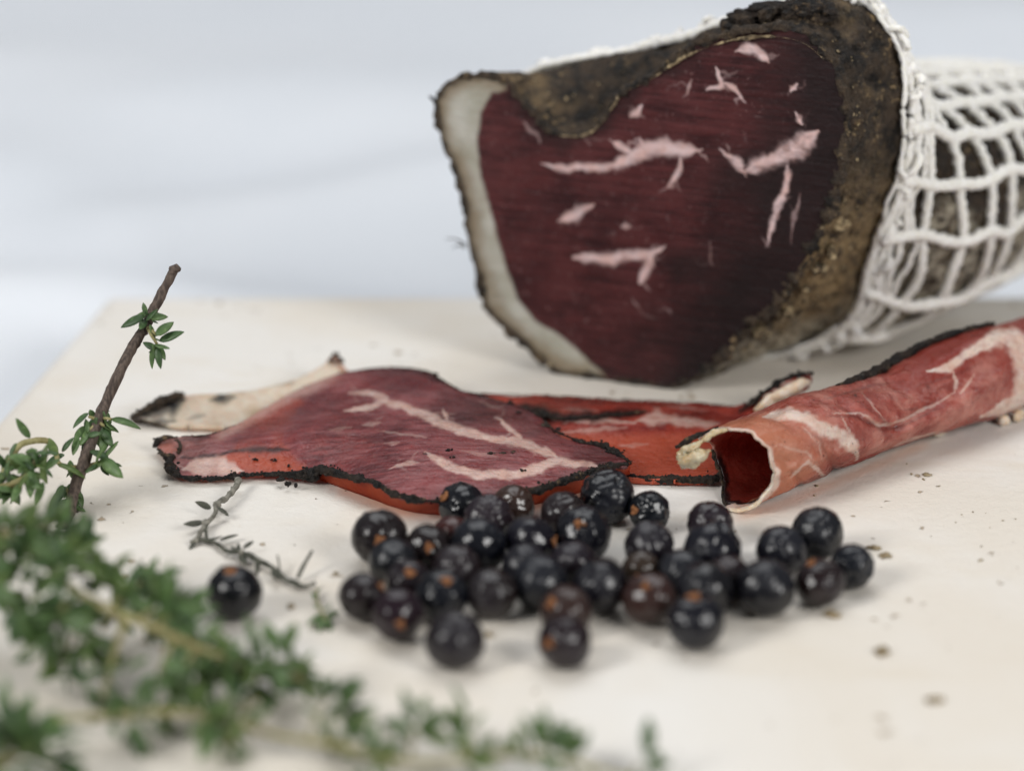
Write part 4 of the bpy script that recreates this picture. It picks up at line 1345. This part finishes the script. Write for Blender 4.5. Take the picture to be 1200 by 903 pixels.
BERRY_LABEL = [
    "large mottled berry at the pile's corner nearest the dry twig, faint brown tip",
    'plain berry tucked just in front of the large mottled corner berry',
    'small plum berry with orange tip facing front, next to the large mottled corner berry',
    'berry at the very end of the pile beside the tiny green thyme scrap',
    'front row berry with its orange tip low on its face, near the thyme scrap',
    'plum berry tipped orange on top, behind the berry with its tip low in front',
    'berry right behind the frontmost plain black berry',
    'frontmost plain black berry, blurred, showing no orange tip',
    'plain dull berry between the big glossy middle berry and the front of the pile',
    "berry touching the largest slice's crust, its little orange tip pointing towards the twig",
    'dented plum berry in the back row next to the small brown one',
    'small brown berry in the back row with an orange patch on its face',
    'smallest reddish berry, half hidden behind the big glossy middle berry',
    'big glossy black berry in front of the smallest reddish one',
    'black middle berry with an orange tip at its edge facing the roll',
    'plain plum tinged berry between the two frontmost berries, one row behind them',
    'small plain berry directly in front of the middle berry with orange edge tip',
    'large plain blue black berry behind the brown berry with orange side tip',
    'plain back row berry just behind the large berry with orange tip high on its face',
    'large berry with orange tip high on its face, beside the big wrinkled berry',
    'plum berry below the large one with orange tip high on its face',
    'brownish berry with orange side tip, right behind the frontmost plum berry',
    'frontmost plum berry with an orange tip on its side facing the thyme',
    'large plain black berry beside the brown orange crowned berry',
    "big heavily wrinkled berry at the back, against the largest slice's pointed end",
    'small wrinkled berry with orange side tip, next to the big heavily wrinkled one',
    "dented plain berry standing behind the two brown berries in the pile's middle",
    "brown berry with an orange crown in the pile's front row",
    'smallest brown berry peeking out behind the brown orange crowned one',
    'plum berry nearest to the mouth of the rolled slice',
    "large dented berry in front of the one nearest the roll's mouth",
    "plain berry between the dented middle berry and the large berry under the roll's mouth",
    'large plain berry just behind the front berry with orange tip on top',
    'front berry standing clear of the pile with an orange tip right on top',
    'small plum berry squeezed between two large plain berries',
    'large plain black berry at the front of the end group beneath the roll',
    'glossy berry right behind the large plain front berry of the end group',
    'round glossy berry at the back of the end group, below the roll',
    'plum berry with orange tip on top, beside the wedge shaped crumb',
    'wrinkled berry ending the pile, beside the dark and pale crumbs',
    'lone juniper berry tipped orange on top, apart from the pile beside the dry twig']


def build_berries():
    for i, (x, y, z, r) in enumerate(BERRY_POS):
        k = WRINKLED.get(i, 0)
        me = BMESH[k][i % len(BMESH[k])]
        o = link('juniper_berry', me, None)
        o.location = np.array([x, y, z]) * U
        o.scale = (r, r, r)
        if SPOT.get(i):
            dx, dy = SPOT[i]
            l = math.hypot(dx, dy)
            if l > 0.95:
                dx, dy = dx * 0.95 / l, dy * 0.95 / l
            d = AX_R * dx - AX_U * dy - AX_D * math.sqrt(max(0.02, 1 - dx * dx - dy * dy))
        else:
            d = np.array([random.uniform(-0.6, 0.6), random.uniform(0.2, 1), random.uniform(-1, -0.1)])
        q = Vector(d).to_track_quat('Z', 'Y')
        o.rotation_mode = 'QUATERNION'
        o.rotation_quaternion = q @ Matrix.Rotation(random.uniform(0, 6.28), 4, 'Z').to_quaternion()
        tone = TONE.get(i, BLUE)
        o.color = (*[c * random.uniform(0.85, 1.2) for c in tone], 1)
        tag(o, BERRY_LABEL[i], 'juniper berry', 'dark juniper berries on the board')
        c = link('stalk_end', SMESH[i % 4], None, o)


build_berries()


# ---------------------------------------------------------------- thyme
def leaf_mesh(mat, curl, width, seed):
    nl, nc = 9, 8
    V, F = [], []
    for i in range(nl):
        t = i / (nl - 1)
        w = width * (math.sin(math.pi * min(1, t * 0.94 + 0.06)) ** 0.75) * (1 - 0.25 * t) + 0.012
        if i == 0:
            w = 0.035
        zc = -curl * t * t
        for j in range(nc):
            a = 2 * math.pi * j / nc
            yy = w * math.cos(a)
            th = 0.055 * min(1, w / 0.1)
            zz = th * math.sin(a) + 0.30 * abs(yy) * (1 if math.sin(a) >= -0.1 else 0.9) - 0.35 * w * (abs(yy) / max(w, 1e-3)) ** 3 * 0.6
            V.append((t, yy, zc + zz))
    for i in range(nl - 1):
        for j in range(nc):
            a, b = i * nc + j, i * nc + (j + 1) % nc
            F.append((a, b, b + nc, a + nc))
    F.append(tuple(range(nc))[::-1])
    F.append(tuple(range((nl - 1) * nc, nl * nc)))
    me = mesh_from('leaf', V, F)
    me.materials.append(mat)
    return me


LEAVES = {}
for mi, mt in enumerate(M_LEAF):
    LEAVES[mi] = [leaf_mesh(mt, c, w, k) for k, (c, w) in enumerate(((0.05, 0.17), (0.16, 0.19), (0.28, 0.15), (-0.10, 0.21)))]
DRY_LEAVES = [leaf_mesh(M_DRYLEAF, c, w, 3) for c, w in ((0.3, 0.085), (-0.25, 0.10), (0.1, 0.12))]


def put_leaf(parent, origin, p0, p1, mi=0, wide=1.0, meshes=None, roll=None):
    p0, p1 = np.asarray(p0, float), np.asarray(p1, float)
    p0[2], p1[2] = max(p0[2], 0.25), max(p1[2], 0.35)
    d = p1 - p0
    L = np.linalg.norm(d)
    me = random.choice(meshes or LEAVES[mi])
    o = bpy.data.objects.new('leaf', me)
    COL.objects.link(o)
    o.parent = parent
    X = Vector(d / L)
    upv = Vector((0, -0.45, 0.9))
    Y = upv.cross(X)
    if Y.length < 1e-3:
        Y = Vector((0, 1, 0))
    Y.normalize()
    Z = X.cross(Y)
    a = random.uniform(-0.9, 0.9) if roll is None else roll
    Y2 = Y * math.cos(a) + Z * math.sin(a)
    Z2 = X.cross(Y2)
    M = Matrix((X * L, Y2 * L * wide, Z2 * L)).transposed().to_4x4()
    M.translation = Vector((p0 - origin) * U)
    o.matrix_local = M
    return o


def stem(parent, origin, pts, r0, r1, mat, seed=0, rough=0.14, name='stem'):
    c = catmull(pts, max(10, int(np.linalg.norm(np.diff(np.asarray(pts), axis=0), axis=1).sum() / 0.6)))
    rr = np.linspace(r0, r1, len(c)) * (1 + 0.10 * fbm(c / 2.0, seed, 2))
    V, F = tube(c, rr, 10, rough, 1.2, seed)
    V[:, 2] = np.maximum(V[:, 2], 0.02)
    part(name, V, F, mat, parent, origin)
    return c


def tuft(parent, origin, p, axis, n, size, mi=0, spread=1.0, wide=1.0, seed=0):
    """A whorl of leaves round a node."""
    ax = np.asarray(axis, float)
    ax /= np.linalg.norm(ax)
    for j in range(int(n * 1.4)):
        d = RNG.standard_normal(3)
        d -= ax * (d @ ax) * 0.6
        d /= np.linalg.norm(d)
        d = d * spread + ax * RNG.uniform(-0.1, 0.9)
        d[2] += 0.15
        d /= np.linalg.norm(d)
        L = size * RNG.uniform(0.55, 1.15)
        q = p + d * size * RNG.uniform(0.03, 0.3) + ax * size * RNG.normal(0, 0.28)
        m = mi if RNG.random() > 0.42 else (1 if RNG.random() > 0.55 else 2)
        if mi == 2:
            m = 2 if RNG.random() > 0.25 else 0
        put_leaf(parent, origin, q, q + d * L, m, wide * RNG.uniform(0.9, 1.4))


def build_thyme():
    # upright woody sprig
    D = 431.0
    base = atd(72, 628, 427)
    base[2] = 0
    t = thing('thyme_sprig', base, 'upright woody brown thyme sprig with a cut tip and four small leaf whorls', 'thyme sprig', 'fresh thyme sprigs')
    pts = [atd(72, 626, 426), atd(80, 603, 428), atd(90, 566, 430), (atd(104, 524, 431)), atd(119, 483, 432), atd(146, 424, 433), atd(171, 381, 434), atd(189, 345, 434), atd(205, 314, 434)]
    stem(t, base, pts, 1.0, 0.72, M_STEM, 3, 0.2)
    V, F = lumps([(*atd(x, y, 433.5), r) for x, y, r in ((205, 315, 0.62), (202, 318, 0.5), (176, 372, 0.85), (169, 388, 0.6), (122, 482, 0.9), (108, 500, 0.9), (82, 590, 1.0), (160, 402, 0.7))], 2, 0.5, 5, 1.0)
    part('stem_node', V, F, M_STEM, t, base)
    for a, b in (((173, 384), (184, 403)), ((176, 383), (184, 393)), ((118, 487), (131, 491)), ((116, 490), (104, 488)), ((114, 494), (104, 504)), ((115, 492), (122, 499)), ((84, 585), (78, 572)), ((80, 600), (92, 606)), ((82, 590), (86, 572))):
        stem(t, base, [atd(*a, D + 2), atd((a[0] + b[0]) / 2, (a[1] + b[1]) / 2 + 1, D), atd(*b, D)], 0.30, 0.22, M_GREENSTEM, 4, name='twig')
    L = [((169, 370), (141, 383)), ((171, 369), (168, 354)), ((175, 372), (197, 370)), ((171, 374), (163, 387)), ((176, 370), (188, 366)), ((183, 393), (203, 375)), ((187, 399), (215, 388)), ((181, 405), (173, 431)),
         ((184, 405), (194, 420)), ((184, 407), (187, 430)), ((180, 397), (191, 399)), ((131, 491), (163, 494)), ((103, 484), (84, 497)), ((108, 497), (94, 508)), ((96, 502), (85, 510)), ((106, 508), (96, 530)),
         ((100, 507), (101, 532)), ((91, 511), (87, 534)), ((116, 495), (115, 522)), ((125, 497), (119, 530)), ((129, 490), (116, 478)), ((122, 487), (112, 492)), ((105, 480), (113, 494)), ((88, 572), (98, 592)),
         ((77, 570), (57, 608)), ((74, 568), (64, 586)), ((83, 588), (97, 602)), ((92, 607), (99, 632)), ((87, 604), (90, 616)), ((77, 618), (84, 636)), ((72, 572), (88, 586)), ((74, 588), (69, 604)), ((84, 566), (76, 584)),
         ((90, 570), (96, 584)), ((112, 500), (107, 516)), ((118, 484), (128, 480)), ((178, 376), (186, 378)), ((184, 392), (195, 377))]
    for (cx, cy), m in (((174, 372), 5), ((184, 402), 4), ((103, 502), 9), ((120, 500), 8), ((79, 588), 9), ((88, 600), 6)):
        for _ in range(m):
            a = RNG.uniform(0, 6.28)
            l = RNG.uniform(14, 25)
            L.append(((cx + RNG.normal(0, 3), cy + RNG.normal(0, 4)), (cx + l * 0.8 * math.cos(a), cy + 5 + l * math.sin(a))))
    for k, (a, b) in enumerate(L):
        d0 = D + 1.5 + RNG.uniform(-2.2, 0.6)
        put_leaf(t, base, atd(*a, d0), atd(*b, d0 + RNG.uniform(-2.0, 1.5)), 0 if k % 3 else 1, 1.25, roll=RNG.uniform(-0.5, 0.5))

    # leafy branch at the side, in focus
    base = atz(10, 590, 0)
    t = thing('thyme_sprig', base, 'leafy thyme branch at the edge of the picture behind the upright sprig', 'thyme sprig', 'fresh thyme sprigs')
    dz = 424.0
    stem(t, base, [atd(-45, 585, dz), atd(-10, 572, dz), atd(8, 548, dz), atd(21, 524, dz + 2), atd(35, 517, dz + 4), atd(57, 517, dz + 5), atd(66, 530, dz + 6), atd(70, 544, dz + 6), atd(95, 547, dz + 7), atd(118, 541, dz + 7)], 0.65, 0.3, M_GREENSTEM, 5)
    stem(t, base, [atd(-20, 580, dz - 1), atd(10, 568, dz - 2), atd(28, 560, dz - 2), atd(42, 540, dz - 1)], 0.6, 0.4, M_GREENSTEM, 6)
    L = [((35, 513), (17, 491)), ((11, 532), (22, 520)), ((40, 532), (68, 525)), ((37, 545), (8, 540)), ((36, 538), (10, 533)), ((0, 553), (17, 558)), ((20, 564), (31, 548)), ((47, 545), (56, 567)), ((51, 565), (39, 592)),
         ((35, 552), (36, 583)), ((73, 529), (84, 511)), ((66, 534), (58, 513)), ((117, 540), (141, 519)), ((120, 541), (143, 545)), ((119, 544), (127, 558)), ((80, 552), (93, 546)), ((90, 549), (76, 553)), ((113, 540), (121, 522)),
         ((8, 548), (-8, 528)), ((5, 560), (-15, 556)), ((28, 562), (48, 572)), ((24, 566), (14, 588)), ((44, 542), (52, 526)), ((44, 540), (36, 524)), ((16, 570), (2, 590)), ((45, 546), (30, 552)), ((50, 548), (62, 556)), ((10, 575), (24, 590)), ((0, 570), (-12, 590)), ((30, 530), (40, 524)), ((112, 544), (102, 556))]
    for (cx, cy), m in (((36, 552), 9), ((8, 556), 9), ((48, 544), 5), ((122, 545), 4), ((78, 540), 3), ((20, 575), 7)):
        for _ in range(m):
            a = RNG.uniform(0, 6.28)
            l = RNG.uniform(16, 28)
            L.append(((cx + RNG.normal(0, 4), cy + RNG.normal(0, 4)), (cx + l * math.cos(a), cy + l * 0.9 * math.sin(a))))
    for k, (a, b) in enumerate(L):
        d0 = dz + (7 if a[0] > 60 else 0) + RNG.uniform(-3, 1)
        put_leaf(t, base, atd(*a, d0), atd(*b, d0 + RNG.uniform(-3, 2)), (0, 0, 1, 2)[k % 4], 1.25, roll=RNG.uniform(-0.6, 0.6))

    def sprig(label, pts, clumps, r0, r1, mat, size, mi):
        P = [atz(*q) for q in pts]
        base = np.array([*P[len(P) // 2][:2], 0.0])
        t = thing('thyme_sprig', base, label, 'thyme sprig', 'fresh thyme sprigs')
        c = stem(t, base, P, r0, r1, mat, 7)
        for j, q in enumerate(clumps):
            p = atz(q[0], q[1], q[2])
            k = np.argmin(np.linalg.norm(c - p, axis=1))
            dd = np.linalg.norm(c[k] - p)
            if dd > 1.2:
                m = (c[k] + p) / 2 + np.array([0, 0, 0.6])
                stem(t, base, [c[k], m, p], r1 * 0.8, r1 * 0.5, M_GREENSTEM, 9 + j, name='branch')
            ax = p - c[k] + (c[min(k + 4, len(c) - 1)] - c[max(k - 4, 0)]) * 0.5 + np.array([0, 0, 1.0])
            tuft(t, base, p, ax, q[3], size * (q[4] if len(q) > 4 else 1), mi if len(q) < 6 else q[5])
        return t

    # thick blurred mass in front
    sprig('thickest leafy thyme sprig, dark green and blurred, below the upright woody one',
          [(-60, 590, 18), (0, 625, 16), (45, 652, 14), (85, 690, 13), (130, 715, 12), (180, 735, 11), (235, 760, 9), (290, 780, 7), (345, 792, 5), (372, 800, 4)],
          [(5, 628, 16, 11), (40, 622, 15, 9), (58, 618, 12, 7, 0.9), (68, 634, 12, 9, 0.9), (88, 642, 12, 8, 0.9), (30, 660, 14, 13), (75, 665, 15, 16), (110, 672, 13, 12), (35, 705, 11, 12), (70, 715, 12, 16), (55, 745, 8, 12), (95, 745, 8, 8), (75, 775, 5, 9, 0.9),
           (150, 705, 11, 8, 0.9), (185, 715, 11, 13), (203, 724, 10, 11), (214, 752, 8, 9, 0.85), (200, 755, 8, 12), (232, 770, 7, 11), (255, 772, 6, 7, 0.85), (185, 790, 6, 9), (215, 792, 6, 9), (255, 795, 6, 8), (290, 778, 7, 11), (320, 775, 7, 11),
           (345, 790, 5, 11, 0.9), (300, 800, 4, 7, 0.8), (125, 800, 3, 7, 0.8), (120, 818, 2, 5, 0.8), (-20, 640, 16, 12), (-15, 690, 10, 10)],
          0.8, 0.4, M_GREENSTEM, 4.9, 0)
    sprig('short thyme sprig with one pale leaf tuft, beside the thickest sprig',
          [(120, 735, 4), (140, 712, 6), (158, 690, 8)], [(150, 690, 7, 9, 0.9, 0), (170, 685, 8, 10, 0.9, 0), (180, 700, 6, 6, 0.8, 0), (140, 715, 5, 5, 0.7, 0)], 0.45, 0.3, M_GREENSTEM, 4.9, 0)
    sprig('thin yellowish thyme sprig trailing along the front edge of the picture',
          [(60, 842, 4), (130, 838, 4), (200, 834, 5), (260, 842, 5), (330, 862, 4), (400, 874, 4), (450, 888, 4), (500, 893, 4), (560, 886, 4), (620, 884, 4), (680, 896, 4), (740, 912, 3)],
          [(150, 848, 3, 8, 0.8), (175, 842, 3, 5, 0.7), (240, 845, 5, 12, 1.0, 2), (265, 850, 4, 9, 0.9, 2), (268, 876, 2, 6, 0.7), (385, 815, 6, 8, 0.8), (395, 840, 5, 12, 0.9), (405, 860, 4, 9, 0.8, 2), (440, 882, 4, 9, 0.8, 2), (488, 850, 6, 10, 0.85),
           (545, 858, 5, 7, 0.8), (552, 884, 4, 7, 0.8, 2), (600, 882, 4, 6, 0.7), (638, 872, 5, 12, 0.85), (660, 888, 4, 7, 0.8), (750, 898, 3, 6, 0.8), (320, 810, 2, 4, 0.7), (430, 893, 3, 6, 0.7)],
          0.5, 0.35, M_GREENSTEM, 4.9, 0)
    sprig('dark thyme tuft cut off by the bottom corner of the picture',
          [(-30, 900, 3), (10, 890, 5), (45, 878, 6)], [(5, 868, 7, 13, 1.0, 1), (40, 866, 7, 14, 1.0, 0), (58, 885, 5, 10, 0.9, 1), (20, 895, 4, 12, 1.0, 0), (65, 908, 3, 8, 0.9, 1), (-15, 880, 5, 8, 1.0, 0)], 0.5, 0.35, M_GREENSTEM, 4.9, 0)

    # dried grey sprig between the berry and the slice
    base = atz(262, 625, 0)
    t = thing('dried_thyme_sprig', base, 'dry grey leafless looking thyme twig below the tip of the largest slice', 'dried sprig')
    G = lambda l: [atz(*q) for q in l]
    stem(t, base, G([(280, 562, 1.8), (275, 572, 1.6), (266, 583, 1.6), (254, 591, 1.8), (252, 602, 1.5), (244, 611, 1.2), (236, 622, 0.9), (230, 632, 0.7), (223, 635, 0.6)]), 0.52, 0.30, M_DRY, 11, 0.45)
    stem(t, base, G([(232, 632, 0.7), (251, 635, 0.7), (266, 645, 0.9), (285, 648, 1.2), (305, 657, 1.0), (322, 667, 0.9), (336, 680, 0.8), (353, 687, 0.7), (369, 683, 0.9)]), 0.36, 0.30, M_DRYLEAF, 12, 0.5)
    stem(t, base, G([(243, 611, 1.2), (241, 622, 0.9), (243, 632, 0.7)]), 0.25, 0.2, M_DRYLEAF, 13, 0.25, 'twig')
    stem(t, base, G([(349, 676, 1.0), (357, 660, 2.0), (366, 645, 3.0)]), 0.30, 0.22, M_DRYLEAF, 14, 0.25, 'twig')
    stem(t, base, G([(327, 668, 0.9), (327, 660, 1.4), (325, 650, 2.2)]), 0.18, 0.1, M_DRYLEAF, 15, 0.25, 'twig')
    V, F = lumps([(*atz(x, y, z), r) for x, y, z, r in ((280, 563, 1.7, 0.62), (272, 577, 1.6, 0.58), (254, 592, 1.7, 0.6), (242, 611, 1.2, 0.55), (284, 648, 1.1, 0.7), (230, 633, 0.7, 0.55))], 2, 0.5, 6)
    part('stem_node', V, F, M_DRY, t, base)
    for (x0, y0, z0, x1, y1, z1) in ((247, 595, 1.8, 233, 588, 1.8), (254, 594, 1.8, 268, 602, 1.3), (238, 611, 1.2, 214, 618, 1.0), (243, 632, 0.7, 262, 632, 0.9), (258, 633, 0.8, 279, 624, 1.4), (280, 648, 1.0, 279, 633, 2.2),
                                     (285, 642, 1.4, 298, 632, 2.2), (288, 647, 1.2, 304, 657, 0.9), (275, 646, 1.0, 262, 650, 0.7), (282, 648, 1.0, 287, 660, 0.7), (322, 668, 0.9, 321, 686, 0.6), (232, 632, 0.7, 221, 640, 0.6), (336, 680, 0.9, 352, 683, 1.0),
                                     (278, 646, 1.2, 270, 636, 1.8), (300, 655, 1.0, 306, 668, 0.7), (262, 600, 1.3, 268, 604, 1.0)):
        put_leaf(t, base, atz(x0, y0, z0), atz(x1, y1, z1), meshes=DRY_LEAVES, wide=1.8)

    # small green scrap between the twig and the berries
    base = atz(378, 728, 0)
    t = thing('thyme_sprig', base, 'tiny green thyme scrap on the board between the dry twig and the berries', 'thyme sprig', 'fresh thyme sprigs')
    stem(t, base, G([(371, 690, 0.8), (372, 703, 0.8), (377, 716, 1.2), (382, 726, 1.0)]), 0.22, 0.2, M_GREENSTEM, 16)
    for (x0, y0, z0, x1, y1, z1) in ((378, 718, 1.0, 362, 734, 0.6), (380, 720, 1.0, 374, 738, 0.6), (381, 720, 1.2, 390, 736, 0.6), (378, 716, 1.4, 390, 708, 2.0), (382, 722, 1.0, 398, 716, 1.2), (372, 702, 0.8, 366, 694, 1.2), (371, 694, 0.8, 376, 686, 1.4),
                                     (376, 712, 1.2, 366, 708, 1.5)):
        put_leaf(t, base, atz(x0, y0, z0), atz(x1, y1, z1), 0, 1.1)


build_thyme()

# ---------------------------------------------------------------- crumbs
CRUMB = [(1024, 643, 0.8, 'two toned brown crumb beside the easternmost wrinkled berry'), (1037, 652, 0.85, ''), (975, 722, 1.1, ''), (1033, 765, 0.95, ''), (341, 711, 0.5, ''), (1085, 557, 0.6, ''), (573, 745, 0.55, ''), (393, 672, 0.4, ''), (1096, 822, 0.8, ''), (726, 560, 0.4, '')]
CRUMB_LABEL = ['dark brown crumb touching the far side of the wrinkled end berry', 'pale tan flake joined to the dark crumb by the wrinkled end berry', 'wedge shaped brown crumb in front of the plum berry at the end of the pile',
               'flat oval brown crumb lying alone in the open part of the board', 'tiny round brown crumb between the lone berry and the green scrap', 'ragged brown flake on the board beside the rolled slice',
               'small crumb between the two frontmost berries', 'small brown speck beside the berries nearest the dry twig', 'faint brown crumb near the bottom edge of the board', 'dark crumb under the edge of the bright red slice']
for (x, y, r, _), lb in zip(CRUMB, CRUMB_LABEL):
    p = atz(x, y, 0)
    V, F = lumps([(p[0], p[1], r * 0.35, r), (p[0] + r * 0.7, p[1] - r * 0.2, r * 0.3, r * 0.6), (p[0] - r * 0.6, p[1] + r * 0.3, r * 0.25, r * 0.5)], 2, 0.7, int(x), 0.5)
    V[:, 2] = np.maximum(V[:, 2], 0.01)
    o = part('crumb', V - np.array([p[0], p[1], 0]), F, M_CRUMB, None)
    o.location = np.array([p[0], p[1], 0]) * U
    tag(o, lb, 'crumb', 'brown crumbs on the board')
sp = []
for j in range(260):
    x, y = RNG.uniform(-90, 90), RNG.uniform(-110, 35)
    d = fbm(np.array([[x / 25.0, y / 25.0]]), 5, 3)[0]
    if d + RNG.normal(0, 0.3) + x / 200 < 0.1:
        continue
    sp.append((x, y, 0.03, abs(RNG.normal(0, 0.13)) + 0.05))
for (x, y) in ((385, 563), (400, 571), (405, 575), (430, 573), (455, 572), (700, 590), (1082, 562), (1100, 570), (1068, 556), (1120, 612), (1140, 600), (1175, 610), (1190, 608), (1150, 640), (1160, 618), (1127, 603), (1192, 665), (1170, 682)):
    p = atz(x, y)
    sp.append((p[0], p[1], 0.05, RNG.uniform(0.12, 0.28)))
V, F = lumps(sp, 1, 0.6, 88, 0.7)
V[:, 2] = np.maximum(V[:, 2], 0.005)
o = part('crumbs', V, F, M_CRUMB, None)
o['kind'] = 'stuff'
o['label'] = 'fine brown specks of spice scattered over the board'
o['category'] = 'crumbs'
